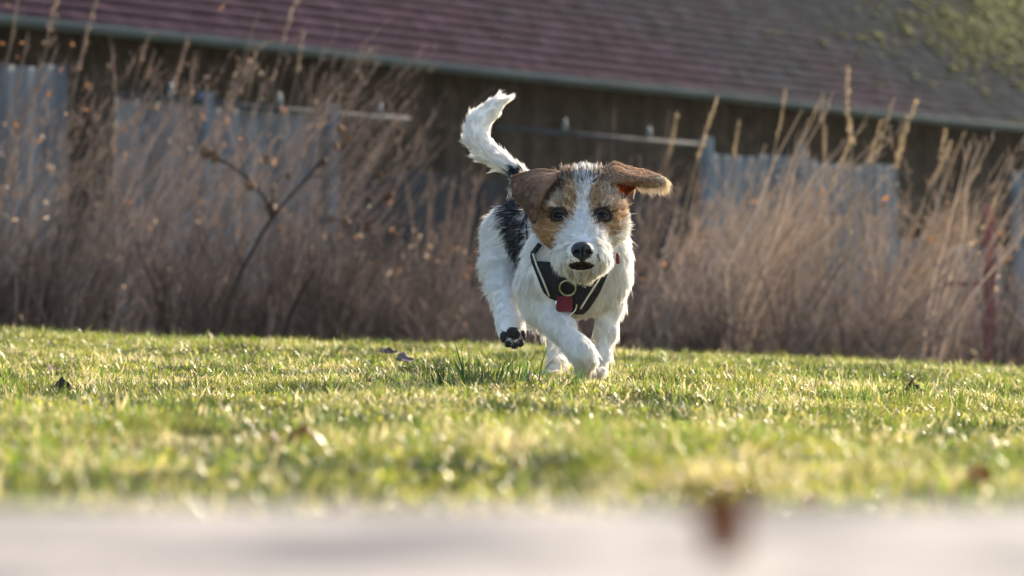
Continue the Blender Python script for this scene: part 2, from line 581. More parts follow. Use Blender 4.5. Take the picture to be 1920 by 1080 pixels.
def grass():
    n = 800000
    # denser nearby
    u = rng.random(n)
    y = 1.24 + (11.3 - 1.24) * u ** 1.12
    half = 0.172 * y + 0.75
    x = (rng.random(n) * 2 - 1) * half
    y = y + 0.03 * (vnoise(x, 0 * x, .12, 5) - .5)
    pt = vnoise(x, y, .35, 31) * .5 + vnoise(x, y, .11, 32) * .5
    tuft = vnoise(x + 3, y, .07, 33)
    keep = rng.random(n) < (0.30 + 0.70 * np.clip(tuft * 1.6 - .15, 0, 1))
    x, y, pt, tuft = x[keep], y[keep], pt[keep], tuft[keep]
    n = len(x)
    straw = rng.random(n) < np.clip(0.58 + (0.5 - pt) * 2.4, 0.12, .93)
    L = (0.009 + 0.017 * rng.random(n)) * (0.6 + 0.9 * tuft)
    L[straw] *= 0.8
    long_ = rng.random(n) < 0.02
    L[long_] *= 1.9
    L = np.where(y < 1.6, L * .7, L)
    wid = 0.0010 + 0.0013 * rng.random(n)
    lean = np.abs(rng.normal(0.7, 0.45, n)); lean[straw] += 0.45
    lean = np.clip(lean, 0, 1.5)
    az = rng.random(n) * 2 * np.pi
    g = np.array([.140, .168, .026]) * (0.6 + 0.9 * rng.random((n, 1)))
    g[:, 0] *= 0.8 + 0.6 * rng.random(n)
    big = vnoise(x + 11, y * .7 + 5, .24, 51) * .55 + vnoise(x, y, .07, 52) * .45
    deep = np.clip((big - .45) * 7, 0, 1)[:, None]
    g = g * (1 - .78 * deep) + np.array([0, .012, .004]) * deep
    straw &= rng.random(n) > deep[:, 0] * .85
    s = np.array([.55, .46, .23]) * (0.6 + 0.7 * rng.random((n, 1)))
    col = np.where(straw[:, None], s, g)
    A = blades(x, y, L, wid, lean, az, col, 3)
    # coarser blades in clumps, and a fringe along the stone
    m = 60000
    y2 = 1.9 + 9.2 * rng.random(m); x2 = (rng.random(m) * 2 - 1) * (0.172 * y2 + .5)
    cl = vnoise(x2 + 5, y2, .10, 71) * .6 + vnoise(x2, y2 + 9, .33, 72) * .4
    k = rng.random(m) < np.clip((cl - .47) * 6, 0.04, 1)
    x2, y2 = x2[k], y2[k]
    m2 = 5000
    y3 = 1.215 + .40 * rng.random(m2) ** 1.6; x3 = (rng.random(m2) * 2 - 1) * .8
    k = vnoise(x3, y3, .05, 73) > .42
    x2 = np.concatenate([x2, x3[k]]); y2 = np.concatenate([y2, y3[k]])
    m = len(x2)
    col2 = np.array([.115, .170, .020]) * (.5 + 1.0 * rng.random((m, 1)))
    dry = rng.random(m) < .22
    col2[dry] = np.array([.50, .43, .21]) * (.6 + .5 * rng.random((dry.sum(), 1)))
    B = blades(x2, y2, .018 + .022 * rng.random(m) ** 1.5, .0016 + .0018 * rng.random(m), np.clip(np.abs(rng.normal(.5, .4, m)), 0, 1.4), rng.random(m) * 6.283, col2, 4)
    # small round moss and clover leaves
    m = 52000
    y4 = 1.9 + 7.5 * rng.random(m) ** 1.3; x4 = (rng.random(m) * 2 - 1) * (0.172 * y4 + .5)
    k = vnoise(x4 + 2, y4 + 4, .16, 81) * .6 + vnoise(x4, y4, .05, 82) * .4 > .50
    x4, y4 = x4[k], y4[k]; m = len(x4)
    col4 = np.array([.30, .29, .050]) * (.5 + .9 * rng.random((m, 1)))
    D4 = blades(x4, y4, .006 + .007 * rng.random(m), .0035 + .0030 * rng.random(m), np.clip(rng.normal(.9, .4, m), 0, 1.5), rng.random(m) * 6.283, col4, 5, zoff=.006)
    B = (np.concatenate([B[0], D4[0]]), np.concatenate([B[1], D4[1] + len(B[0])]), np.concatenate([B[2], D4[2] + len(B[0])]), np.concatenate([B[3], D4[3]]))
    nb = len(A[0])
    V = np.concatenate([A[0], B[0]]); q = np.concatenate([A[1], B[1] + nb]); t = np.concatenate([A[2], B[2] + nb]); C = np.concatenate([A[3], B[3]])
    me = mesh_np("grass", V, [q, t], C)
    o = link("grass", me, m_grass)
    prop(o, "short sunlit lawn grass, green mixed with bleached straw", "grass", kind='stuff')


grass()


def tuft(px, y0, n, spread, hmax, label, seed, base=(.05, .10, .02), fan=.6):
    r = np.random.default_rng(seed)
    c = W(px, 700, y0)
    x = c[0] + spread * np.clip(r.normal(0, 1, n), -1.7, 1.7); y = c[1] + spread * .5 * np.clip(r.normal(0, 1, n), -1.7, 1.7)
    L = hmax * (0.25 + 0.75 * r.random(n) ** 2.2)
    wid = 0.0022 + 0.0025 * r.random(n)
    lean = np.clip(np.abs(r.normal(.4, .3, n)), 0, 1.2)
    az = np.where(x > c[0], 0, np.pi) + r.normal(0, .8, n)
    col = np.array(base) * (0.6 + 1.0 * r.random((n, 1)))
    V, q, t, C = blades(x, y, L, wid, lean, az, col, seed)
    zc = float(T(c[0], c[1]))
    o = link("grass_tuft", mesh_np("grass_tuft", V - np.array([c[0], c[1], zc]), [q, t], C), m_grass)
    o.location = (c[0], c[1], zc)
    prop(o, label, "grass tuft", group="longer grass tufts in the lawn")


tuft(905, 5.66, 130, .062, .092, "largest tuft of long dark blades standing in front of the dog's lifted paw", 41)
tuft(1060, 5.62, 50, .03, .055, "dark tuft of upright blades in front of the planted white paws", 42)
tuft(1640, 5.35, 120, .05, .036, "low dark green tuft in the lawn at the right of the dog", 43, base=(.045, .10, .025))


# ------------------------------------------------------------------ weeds
m_weed = mat_attr("dry_stems", rough=0.75, spec=0.2, trans=0.42)


def ribbons(P, rad, col):
    """P: n,k,3 centre lines, rad: n,k half widths; crossed pair of ribbons per stem."""
    n, k, _ = P.shape
    Vs, Fs, Cs = [], [], []
    base = 0
    for ang in (0.5, 2.07):
        w = np.array([math.cos(ang), math.sin(ang), 0])
        A = P - w * rad[..., None]; B = P + w * rad[..., None]
        V = np.stack([A, B], 2).reshape(n, k * 2, 3)
        Vs.append(V.reshape(-1, 3))
        i = (np.arange(n) * k * 2 + base)[:, None, None]
        j = (np.arange(k - 1) * 2)[None, :, None]
        Fs.append((i + j + np.array([0, 1, 3, 2])[None, None, :]).reshape(-1, 4))
        Cs.append(np.repeat((col * np.array([1.03, .985, .97]))[:, None, :], k * 2, 1).reshape(-1, 3))
        base += n * k * 2
    return np.concatenate(Vs), np.concatenate(Fs), np.concatenate(Cs)


DS = 1.3            # the weeds stand 14 to 19 m away


def weeds():
    Vs, Fs, Cs = [], [], []
    off = 0

    def push(P, rad, col):
        nonlocal off
        V, Fq, C = ribbons(P, rad, col)
        Vs.append(V); Fs.append(Fq + off); Cs.append(C); off += len(V)

    def stems(n, xa, xb, ya, yb, ha, hb, lean, lsd, r0, base, var=.35, wob=.03, pw=1.0):
        nc = max(6, n // 16)
        own = rng.integers(0, nc, n)
        pxs = (xa + (xb - xa) * rng.random(nc))[own] + rng.normal(0, 13, n)
        y = ((ya + (yb - ya) * rng.random(nc))[own] + rng.normal(0, .06, n)) * DS
        x = (pxs - 960) / F * y
        z = T(x, y)
        H = (ha + (hb - ha) * rng.random(n) ** pw) * (.80 + .25 * rng.random(nc))[own] * DS
        r0 = r0 * DS
        ln = rng.normal(lean, lsd, n) + rng.normal(0, .10, nc)[own]; ly = rng.normal(0, .15, n)
        k = 6
        t = np.linspace(0, 1, k)[None, :]
        X = x[:, None] + H[:, None] * ln[:, None] * t ** 1.4 + wob * H[:, None] * np.cumsum(rng.normal(0, .5, (n, k)), 1)
        Y = y[:, None] + H[:, None] * ly[:, None] * t
        Z = z[:, None] - .02 + H[:, None] * t * (1 - .18 * (ln[:, None] ** 2) * t)
        rad = r0 * (0.6 + 1.0 * rng.random((n, 1)) ** 2) * (1.0 - .7 * t)
        col = np.array(base) * (1 - var + 2 * var * rng.random((n, 1))) * (.45 + 1.25 * rng.random((nc, 1)) ** 1.3)[own]
        P = np.stack([X, Y, Z], -1)
        push(P, rad, col)
        return P

    def twigs(P, per, lo, hi, L, r0, base, up=.6, spread=.7, var=.4):
        n, k, _ = P.shape
        m = n * per
        ii = np.repeat(np.arange(n), per)
        tt = lo + (hi - lo) * rng.random(m)
        f = tt * (k - 1); a = np.minimum(f.astype(int), k - 2); fr = (f - a)[:, None]
        p = P[ii, a] * (1 - fr) + P[ii, a + 1] * fr
        ax = P[ii, a + 1] - P[ii, a]; ax /= np.linalg.norm(ax, axis=1)[:, None] + 1e-9
        d = ax * up + rng.normal(0, spread, (m, 3)); d /= np.linalg.norm(d, axis=1)[:, None]
        ll = (L * DS * (.4 + .9 * rng.random(m)))[:, None]; r0 = r0 * DS
        q = p + d * ll * .5; e = q + (d + rng.normal(0, .35, (m, 3))) * ll * .5
        rad = np.stack([np.full(m, r0), np.full(m, r0 * .8), np.full(m, r0 * .4)], 1)
        col = np.array(base) * (1 - var + 2 * var * rng.random((m, 1)))
        push(np.stack([p, q, e], 1), rad, col)

    br = (.140, .118, .110); st = (.36, .288, .215); pk = (.175, .140, .128); dk = (.070, .056, .050)
    # left thicket
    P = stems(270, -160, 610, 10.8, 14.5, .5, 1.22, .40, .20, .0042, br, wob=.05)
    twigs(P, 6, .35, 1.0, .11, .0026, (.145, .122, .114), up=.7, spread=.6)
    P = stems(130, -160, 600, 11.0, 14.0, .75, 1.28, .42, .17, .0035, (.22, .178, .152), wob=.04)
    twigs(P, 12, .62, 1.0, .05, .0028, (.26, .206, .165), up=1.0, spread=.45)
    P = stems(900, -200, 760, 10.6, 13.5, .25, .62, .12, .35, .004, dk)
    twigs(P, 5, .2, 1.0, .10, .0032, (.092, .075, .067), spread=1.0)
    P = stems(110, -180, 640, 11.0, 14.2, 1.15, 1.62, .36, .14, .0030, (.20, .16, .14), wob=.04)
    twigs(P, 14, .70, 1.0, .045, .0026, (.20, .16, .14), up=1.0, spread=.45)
    # middle, lower and thinner
    P = stems(420, 600, 1300, 11.0, 15.5, .20, .70, .15, .22, .0040, pk, pw=1.6)
    twigs(P, 6, .3, 1.0, .09, .0028, pk)
    P = stems(110, 640, 1320, 11.5, 15, .6, .95, .22, .12, .0036, (.20, .15, .12))
    twigs(P, 8, .6, 1.0, .05, .0026, (.22, .16, .12), up=1)
    P = stems(800, 600, 1350, 10.6, 14, .12, .42, .1, .4, .004, (.13, .104, .094))
    twigs(P, 5, .2, 1., .09, .0032, (.15, .122, .11), spread=1.)
    # right thicket, paler
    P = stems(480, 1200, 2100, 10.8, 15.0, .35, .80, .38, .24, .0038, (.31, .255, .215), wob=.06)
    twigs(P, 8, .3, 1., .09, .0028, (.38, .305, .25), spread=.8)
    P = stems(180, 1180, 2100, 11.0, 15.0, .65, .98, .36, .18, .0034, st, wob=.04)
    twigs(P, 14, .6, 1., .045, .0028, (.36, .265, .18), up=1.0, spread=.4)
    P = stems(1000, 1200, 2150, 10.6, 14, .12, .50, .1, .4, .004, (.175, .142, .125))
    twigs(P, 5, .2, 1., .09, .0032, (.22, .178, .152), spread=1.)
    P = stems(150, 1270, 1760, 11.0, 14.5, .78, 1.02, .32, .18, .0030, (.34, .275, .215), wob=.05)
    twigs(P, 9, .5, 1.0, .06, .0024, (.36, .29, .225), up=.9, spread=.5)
    # withered leaves and husks caught on the stems
    n = 1500
    pxs = -150 + 2250 * rng.random(n); y = (10.8 + 3.5 * rng.random(n)) * DS
    top = np.interp(pxs, [-150, 500, 640, 760, 1250, 1400, 1750, 2100], [1.35, 1.3, 1.0, .55, .55, .8, .7, .6])
    zz = T((pxs - 960) / F * y, y) + DS * top * rng.random(n) ** 1.2
    p = np.stack([(pxs - 960) / F * y, y, zz], 1)
    a = rng.normal(0, 1, (n, 3)); a /= np.linalg.norm(a, axis=1)[:, None]
    e = np.cross(a, rng.normal(0, 1, (n, 3))); e /= np.linalg.norm(e, axis=1)[:, None]
    sz = (.010 + .022 * rng.random((n, 1)) ** 2)
    Q = np.stack([p - a * sz, p + e * sz * .5, p + a * sz, p - e * sz * .4], 1)
    hue = rng.random((n, 1))
    cl = (np.array([.24, .12, .06]) * (hue < .45) + np.array([.34, .25, .18]) * ((hue >= .45) & (hue < .8)) + np.array([.07, .05, .04]) * (hue >= .8)) * (.6 + .7 * rng.random((n, 1)))
    Vs.append(Q.reshape(-1, 3)); Fs.append((np.arange(n) * 4)[:, None] + np.array([[0, 1, 2, 3]]) + off); Cs.append(np.repeat(cl, 4, 0)); off += n * 4
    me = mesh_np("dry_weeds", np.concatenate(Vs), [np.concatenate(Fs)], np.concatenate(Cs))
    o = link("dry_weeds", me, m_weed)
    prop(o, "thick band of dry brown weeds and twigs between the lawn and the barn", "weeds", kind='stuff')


weeds()


def seed_stalk(tx, ty, bx, y, label, group, col, head=.30, rh=.011):
    """tall dry stalk whose tip shows at tx,ty and whose base stands at column bx"""
    tip = W(tx, ty, y)
    b = W(bx, 640, y); b[2] = float(T(b[0], b[1])) - .02
    root = empty("dry_stalk", tuple(b))
    prop(root, label, "dry stalk", group)
    r = random.Random(int(tx * 7 + ty))
    pts = []
    tip = tip + np.array([r.uniform(-.05, .05), 0, r.uniform(-.06, .04)])
    for i in range(9):
        t = i / 8
        p = b * (1 - t) + tip * t
        p[0] += (t * t - t) * (tip[0] - b[0]) * .6 + r.uniform(-.012, .012)
        pts.append(p - b)
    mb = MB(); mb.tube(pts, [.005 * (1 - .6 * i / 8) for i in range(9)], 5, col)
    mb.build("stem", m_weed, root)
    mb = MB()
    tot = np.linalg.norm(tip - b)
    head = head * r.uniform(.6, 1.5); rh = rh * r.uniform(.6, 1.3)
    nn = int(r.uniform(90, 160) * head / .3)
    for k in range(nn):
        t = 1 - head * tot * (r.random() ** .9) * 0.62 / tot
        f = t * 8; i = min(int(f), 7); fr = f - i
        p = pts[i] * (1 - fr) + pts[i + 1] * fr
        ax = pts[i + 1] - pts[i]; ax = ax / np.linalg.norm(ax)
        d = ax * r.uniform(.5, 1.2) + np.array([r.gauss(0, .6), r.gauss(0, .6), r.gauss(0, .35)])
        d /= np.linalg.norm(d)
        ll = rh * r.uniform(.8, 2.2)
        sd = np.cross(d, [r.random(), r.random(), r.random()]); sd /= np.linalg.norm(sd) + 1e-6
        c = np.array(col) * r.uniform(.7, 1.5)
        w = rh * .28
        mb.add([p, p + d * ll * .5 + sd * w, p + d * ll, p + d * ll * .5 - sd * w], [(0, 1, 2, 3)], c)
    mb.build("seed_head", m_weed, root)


right_tips = [(1362, 188, 1235), (1606, 108, 1600), (1472, 148, 1400), (1563, 182, 1540), (1668, 165, 1575), (1712, 188, 1610),
              (1392, 218, 1350), (1540, 218, 1532), (1766, 248, 1640), (1792, 240, 1700), (1816, 252, 1690), (1656, 225, 1560),
              (1442, 282, 1340), (1522, 185, 1400), (1830, 305, 1650), (1262, 205, 1200), (1890, 330, 1780), (1600, 250, 1480)]
for i, (a, b_, c) in enumerate(right_tips):
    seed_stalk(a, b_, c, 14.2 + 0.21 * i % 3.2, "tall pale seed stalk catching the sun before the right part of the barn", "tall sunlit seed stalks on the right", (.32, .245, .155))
left_tips = [(100, -12, 20), (178, -5, 70), (175, 60, 40), (470, 2, 340), (545, -20, 420), (570, 62, 480), (500, 85, 390), (430, 110, 300),
             (335, 70, 240), (300, 108, 180), (625, 150, 520), (52, 50, -20), (262, 60, 160), (575, 130, 540), (385, 75, 320), (20, 5, -60)]
for i, (a, b_, c) in enumerate(left_tips):
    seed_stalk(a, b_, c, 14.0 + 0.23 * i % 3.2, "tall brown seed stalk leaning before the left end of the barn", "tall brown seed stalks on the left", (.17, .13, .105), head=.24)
mid_tips = [(905, 205, 850), (1165, 182, 1150), (1215, 300, 1150), (820, 330, 770), (1245, 190, 1225), (1130, 250, 1105), (760, 250, 690)]
for i, (a, b_, c) in enumerate(mid_tips):
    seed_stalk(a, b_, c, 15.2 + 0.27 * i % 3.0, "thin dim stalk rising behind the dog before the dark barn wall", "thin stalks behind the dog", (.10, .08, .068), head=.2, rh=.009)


def branching_weed():
    y = 13.6
    b = W(402, 640, y); b[2] = float(T(b[0], b[1])) - .02
    root = empty("branching_weed", tuple(b))
    prop(root, "dark branching dead weed with forked stem and brown dried heads left of the dog", "weed")
    dk = (.055, .041, .034)

    def path(pxs, r0, r1, name, yy=0):
        pts = [W(px, py, y + yy) - b for px, py in pxs]
        if pxs[0][1] > 600: pts[0] = np.array([pts[0][0], pts[0][1], -.01])
        mb = MB(); n = len(pts)
        mb.tube(pts, [r0 + (r1 - r0) * i / (n - 1) for i in range(n)], 6, dk)
        return mb.build(name, m_weed, root)
    path([(402, 640), (425, 570), (455, 505), (490, 440), (520, 395), (560, 350), (608, 298)], .0105, .006, "stem")
    path([(512, 405), (497, 372), (470, 340), (430, 308), (384, 284)], .008, .0035, "branch", .02)
    path([(505, 420), (512, 380), (509, 345)], .005, .003, "branch", -.03)
    path([(560, 352), (600, 300), (630, 262), (644, 248)], .0035, .002, "branch", .03)
    path([(470, 340), (455, 318), (452, 296)], .004, .002, "branch", .02)
    path([(430, 308), (412, 302), (402, 290)], .004, .002, "branch", .02)
    path([(455, 505), (440, 460), (436, 420)], .005, .002, "branch", -.02)
    path([(575, 335), (590, 330), (612, 334)], .004, .002, "branch", .0)
    path([(600, 420), (630, 412), (652, 416)], .003, .002, "branch", .04)
    m_h = mat_attr("dried_heads", rough=.8, trans=.15)
    for px, py, rr in [(640, 243, 11), (655, 260, 9), (630, 274, 9), (508, 392, 14), (386, 286, 13), (402, 292, 14), (470, 345, 14), (604, 304, 11), (648, 417, 11), (622, 411, 8), (540, 330, 8), (500, 300, 9), (525, 430, 8)]:
        p = W(px, py, y + random.uniform(-.03, .04)) - b
        mb = MB()
        k = random.uniform(.8, 1.3)
        mb.blob(p, rr * y / F * .8, (.16 * k, .085 * k, .045 * k), rough=.8, nu=8, nv=6)
        mb.build("dried_head", m_h, root)


branching_weed()


def plain_weed(name, label, pts, y, r0, col, heads=()):
    b = W(pts[0][0], 650, y); b[2] = float(T(b[0], b[1])) - .02
    root = empty(name, tuple(b))
    prop(root, label, "weed")
    pp = [W(px, py, y) - b for px, py in pts]; pp[0] = np.array([0, 0, -.01])
    mb = MB(); mb.tube(pp, [r0 * (1 - .5 * i / (len(pp) - 1)) for i in range(len(pp))], 6, col)
    mb.build("stem", m_weed, root)
    for px, py, rr in heads:
        mb = MB(); mb.blob(W(px, py, y) - b, rr * y / F, (.15, .075, .04), rough=.8, nu=8, nv=6)
        mb.build("dried_head", m_weed, root)


plain_weed("dead_stem", "short dark bent dead stem rising from the lawn edge right of the forked weed", [(522, 640), (540, 600), (560, 555), (592, 505)], 13.4, .012, (.045, .032, .026))
plain_weed("thistle", "thin weed with small orange brown heads between the forked weed and the dog", [(690, 640), (700, 560), (705, 470), (690, 425), (727, 366)], 14.5, .005, (.12, .085, .07), [(690, 424, 10), (727, 366, 11), (712, 330, 7), (738, 440, 7)])


# ------------------------------------------------------------------ fallen leaves
m_leaf = mat_attr("dead_leaf", rough=.7, spec=.25, trans=.3, noise=.35, nscale=60)


def leaf(px, y, size, col, label, curl=1.0, tilt=0.5, yaw=0.0, lift=.012, seed=0, name="fallen_leaf", z=None, sharp=.9):
    r = random.Random(seed)
    c = W(px, 700, y)
    zc = float(T(c[0], c[1])) + lift - .006 if z is None else z
    nu, nv = 9, 7
    vs, fs = [], []
    for i in range(nu):
        u = i / (nu - 1)
        w = (math.sin(math.pi * u ** .8) ** sharp) * .42 * (1 + .12 * math.sin(u * 17 + seed)) + .01
        for j in range(nv):
            v = (j / (nv - 1)) * 2 - 1
            x = (u - .5)
            yy = v * w
            zz = curl * (yy * yy * 1.4 + .25 * (u - .5) ** 2) + .04 * math.sin(9 * u + 5 * v + seed) + r.uniform(-.03, .03)
            vs.append((x * size, yy * size, zz * size))
    for i in range(nu - 1):
        for j in range(nv - 1):
            fs.append((i * nv + j, (i + 1) * nv + j, (i + 1) * nv + j + 1, i * nv + j + 1))
    mb = MB(); mb.add(vs, fs, col)
    mb.tube([(-.5 * size, 0, .06 * curl * size), (-.62 * size, .01 * size, .05 * size), (-.78 * size, .05 * size, .1 * size)], [.018 * size, .015 * size, .01 * size], 5, tuple(q * .6 for q in col))
    o = mb.build(name, m_leaf, smooth=True)
    o.location = (c[0], c[1], zc)
    o.rotation_euler = (tilt, r.uniform(-.3, .3), yaw)
    md = o.modifiers.new("thick", 'SOLIDIFY'); md.thickness = .0006
    prop(o, label, "leaf", "dead leaves lying on the lawn")
    return o


leaf(118, 6.05, .040, (.045, .035, .032), "dark crumpled leaf in the sharp grass near the left edge", 1.6, .9, .4, .012, 1)
leaf(100, 6.7, .040, (.16, .10, .08), "pale brown leaf lying behind the dark crumpled leaf at left", .8, .5, 1.0, .012, 2)
leaf(728, 7.4, .050, (.06, .045, .04), "flat dark leaf farthest back in the grass left of the dog", .5, .35, .3, .03, 3)
leaf(760, 6.9, .045, (.17, .13, .13), "greyish leaf with raised tip in the grass left of the dog", .7, .6, .5, .022, 4)
leaf(989, 5.62, .036, (.17, .13, .15), "small lilac grey leaf standing upright beside the grass tuft in front of the paws", 1.0, 1.5, 1.5, .02, 5)
leaf(1008, 5.5, .030, (.13, .07, .06), "small reddish brown leaf lying below the lilac grey leaf in front of the dog", .7, .4, .3, .008, 6)
leaf(1712, 6.35, .040, (.06, .045, .035), "dark curled leaf in the sharp grass at the far right", 1.5, .9, .3, .02, 7)
leaf(1784, 6.35, .020, (.09, .05, .04), "tiny brown leaf just right of the dark curled leaf at the far right", 1.5, .9, 1.3, .018, 8)
leaf(1482, 5.2, .026, (.19, .17, .19), "small grey leaf in the grass right of the dog", .6, .5, .8, .010, 9)
leaf(1546, 5.5, .014, (.30, .06, .02), "tiny rust red leaf in the grass right of the grey leaf", .8, .9, .2, .016, 10)
leaf(1296, 5.0, .036, (.26, .19, .03), "yellow brown leaf flat in the grass below the dog's right side", .5, .5, .2, .010, 11)
leaf(575, 3.15, .048, (.16, .045, .02), "russet leaf half sunk in the blurred grass at the left", .8, .6, .2, .010, 12)
leaf(520, 3.15, .024, (.10, .035, .02), "small dark russet scrap beside the russet leaf in the blurred grass", .8, .6, .9, .012, 13)
leaf(1520, 2.35, .022, (.42, .18, .05), "orange scrap of leaf in the blurred grass above the stone at the right", .8, .7, .9, .016, 14)
leaf(1840, 2.5, .026, (.40, .17, .05), "orange leaf in the blurred grass near the right edge", .8, .7, .1, .016, 15)


def front_leaf():
    """curled brown leaf standing on the stone, close to the lens"""
    y = 0.905
    c = W(1345, 1040, y); c[2] = SLAB_Z - .003
    root = empty("curled_leaf", tuple(c))
    prop(root, "brown curled leaf standing on the pale stone close to the camera", "leaf")
    vs, fs = [], []
    nu, nv = 14, 9
    for i in range(nu):
        t = i / (nu - 1)
        h = .0235 * t
        w = .0030 + .0052 * min(1, t * 1.5) ** 1.1 + (.008 * max(0, t - .78) / .22)
        for j in range(nv):
            a = (j / (nv - 1) - .5) * 4.2 * (1 - .5 * t)
            vs.append((w * math.sin(a) + .002 * math.sin(t * 4), -w * .8 * math.cos(a) + .004 * t, h + .002 * math.sin(3 * a)))
    for i in range(nu - 1):
        for j in range(nv - 1):
            fs.append((i * nv + j, (i + 1) * nv + j, (i + 1) * nv + j + 1, i * nv + j + 1))
    mb = MB(); mb.add(vs, fs, (.21, .072, .022))
    o = mb.build("leaf_blade", m_leaf, root, smooth=True)
    md = o.modifiers.new("thick", 'SOLIDIFY'); md.thickness = .0008
    mb = MB(); mb.tube([(.001, .003, .017), (-.003, .004, .023), (-.009, .004, .028)], [.0008, .0007, .0005], 6, (.14, .08, .03))
    mb.build("leaf_stalk", m_leaf, root, smooth=True)


front_leaf()

# ------------------------------------------------------------------ thin backlit air
m_haze = bpy.data.materials.new("haze")
m_haze.use_nodes = True
_n = m_haze.node_tree.nodes
_n.remove(_n["Principled BSDF"])
_v = _n.new("ShaderNodeVolumePrincipled")
_v.inputs['Color'].default_value = (.95, .93, .90, 1)
_v.inputs['Density'].default_value = HAZE
_v.inputs['Anisotropy'].default_value = 0.35
m_haze.node_tree.links.new(_v.outputs[0], _n["Material Output"].inputs['Volume'])
mb = MB()
mb.box((-170, -60, -1.6), (340, 0, 0), (0, 280, 0), (0, 0, 12.0))
prop(mb.build("haze", m_haze), kind='stuff')


# ------------------------------------------------------------------ the dog
def dog():
    VX = 0.003
    lo = np.array([-0.135, 5.62, -0.04]); hi = np.array([0.345, 6.60, 0.60])
    dims = np.ceil((hi - lo) / VX).astype(int)
    ax = [lo[i] + VX * np.arange(dims[i]) for i in range(3)]

    def D(px, py, dy): return W(px, py, 6 + dy)

    def R(r, dy=0): return r / F * (6 + dy)

    def newgrid(): return np.full(dims, 0.2, np.float32)

    def sub(c0, c1, pad):
        i0 = np.maximum(0, np.floor((c0 - pad - lo) / VX).astype(int))
        i1 = np.minimum(dims, np.ceil((c1 + pad - lo) / VX).astype(int) + 1)
        sl = tuple(slice(a, b) for a, b in zip(i0, i1))
        g = np.meshgrid(*[ax[k][sl[k]] for k in range(3)], indexing='ij')
        return sl, g

    def smin(a, b, k):
        h = np.maximum(k - np.abs(a - b), 0) / k
        return np.minimum(a, b) - h * h * k * .25

    def cap(G, a, b, ra, rb, k=.02):
        a, b = np.asarray(a), np.asarray(b)
        rm = max(ra, rb)
        sl, (X, Y, Z) = sub(np.minimum(a, b) - rm, np.maximum(a, b) + rm, k + .02)
        d = b - a; L2 = d @ d + 1e-12
        t = np.clip(((X - a[0]) * d[0] + (Y - a[1]) * d[1] + (Z - a[2]) * d[2]) / L2, 0, 1)
        q = np.sqrt((X - a[0] - t * d[0]) ** 2 + (Y - a[1] - t * d[1]) ** 2 + (Z - a[2] - t * d[2]) ** 2) - (ra + (rb - ra) * t)
        G[sl] = smin(G[sl], q, k)

    def ell(G, c, r, k=.02, sub_=False):
        c, r = np.asarray(c), np.asarray(r)
        sl, (X, Y, Z) = sub(c - r, c + r, k + .02)
        x, y, z = (X - c[0]) / r[0], (Y - c[1]) / r[1], (Z - c[2]) / r[2]
        k0 = np.sqrt(x * x + y * y + z * z)
        k1 = np.sqrt((x / r[0]) ** 2 + (y / r[1]) ** 2 + (z / r[2]) ** 2) + 1e-9
        q = k0 * (k0 - 1) / k1
        if sub_:
            G[sl] = -smin(-G[sl], q, k)
        else:
            G[sl] = smin(G[sl], q, k)

    def chain(G, pts, k=.02):
        for (p, q) in zip(pts[:-1], pts[1:]):
            cap(G, D(*p[:3]), D(*q[:3]), R(p[3], p[2]), R(q[3], q[2]), k)

    # ---- torso
    TO = newgrid()
    ell(TO, D(1079, 500, .05), (R(79), .11, R(86)), .03)                 # chest
    chain(TO, [(1078, 480, .08, 75), (1042, 455, .22, 68), (994, 440, .36, 59), (972, 440, .43, 50)], .04)
    chain(TO, [(1086, 400, .02, 58), (1082, 470, .04, 76)], .04)          # neck
    ell(TO, D(1022, 512, .02), (R(40), .06, R(62)), .03)                   # shoulders
    ell(TO, D(1140, 490, .03), (R(38), .06, R(70)), .03)
    ell(TO, D(1080, 545, .03), (R(60), .06, R(40)), .03)
    TORSO = TO.copy()
    Bd = TO
    tags = []                                                             # (point a, point b, radius, tag)
    # ---- hind leg swung forward (left in the picture), pads showing
    hl = [(952, 440, .40, 43), (942, 500, .33, 30), (945, 552, .24, 21), (951, 590, .17, 15), (958, 612, .13, 19), (961, 628, .11, 20)]
    chain(Bd, hl, .03)
    # ---- hind leg planted
    hr = [(1010, 470, .38, 44), (1016, 545, .33, 30), (1040, 605, .38, 17), (1046, 660, .33, 13), (1045, 690, .28, 15), (1038, 700, .25, 15)]
    chain(Bd, hr, .025)
    # ---- front leg folded across
    fl = [(1010, 532, .01, 40), (1016, 572, .02, 32), (1050, 612, -.04, 22), (1078, 646, -.08, 17), (1092, 662, -.088, 18), (1098, 676, -.075, 16), (1096, 690, -.045, 13)]
    chain(Bd, fl, .02)
    # ---- front leg reaching the ground
    fr = [(1142, 520, .03, 34), (1140, 568, .06, 25), (1137, 618, .05, 17), (1129, 662, .035, 12), (1119, 693, .01, 15)]
    chain(Bd, fr, .02)
    for (px, py, dy, r) in [(1108, 697, -.012, 9), (1118, 699, -.016, 9), (1127, 697, -.01, 8),
                            (1026, 703, .232, 9), (1036, 705, .226, 9), (1046, 704, .23, 9),
                            (1088, 694, -.05, 8), (1098, 696, -.055, 8), (1106, 692, -.045, 8),
                            (949, 634, .10, 9), (957, 642, .095, 9), (966, 643, .095, 9), (974, 636, .10, 9)]:
        ell(Bd, D(px, py, dy), np.full(3, R(r, dy)), .008)
    # ---- tail
    tl = [(985, 352, .44, 22), (968, 324, .47, 12), (940, 304, .48, 13), (912, 284, .49, 17), (894, 256, .495, 19), (899, 230, .50, 18), (922, 206, .50, 13), (944, 184, .50, 7), (959, 168, .50, 2)]
    chain(Bd, tl, .015)
    # ---- head
    HD = newgrid()
    ell(HD, D(1092, 374, -.06), (R(68), .082, R(57)), .02)
    ell(HD, D(1090, 400, -.08), (R(70), .07, R(50)), .02)
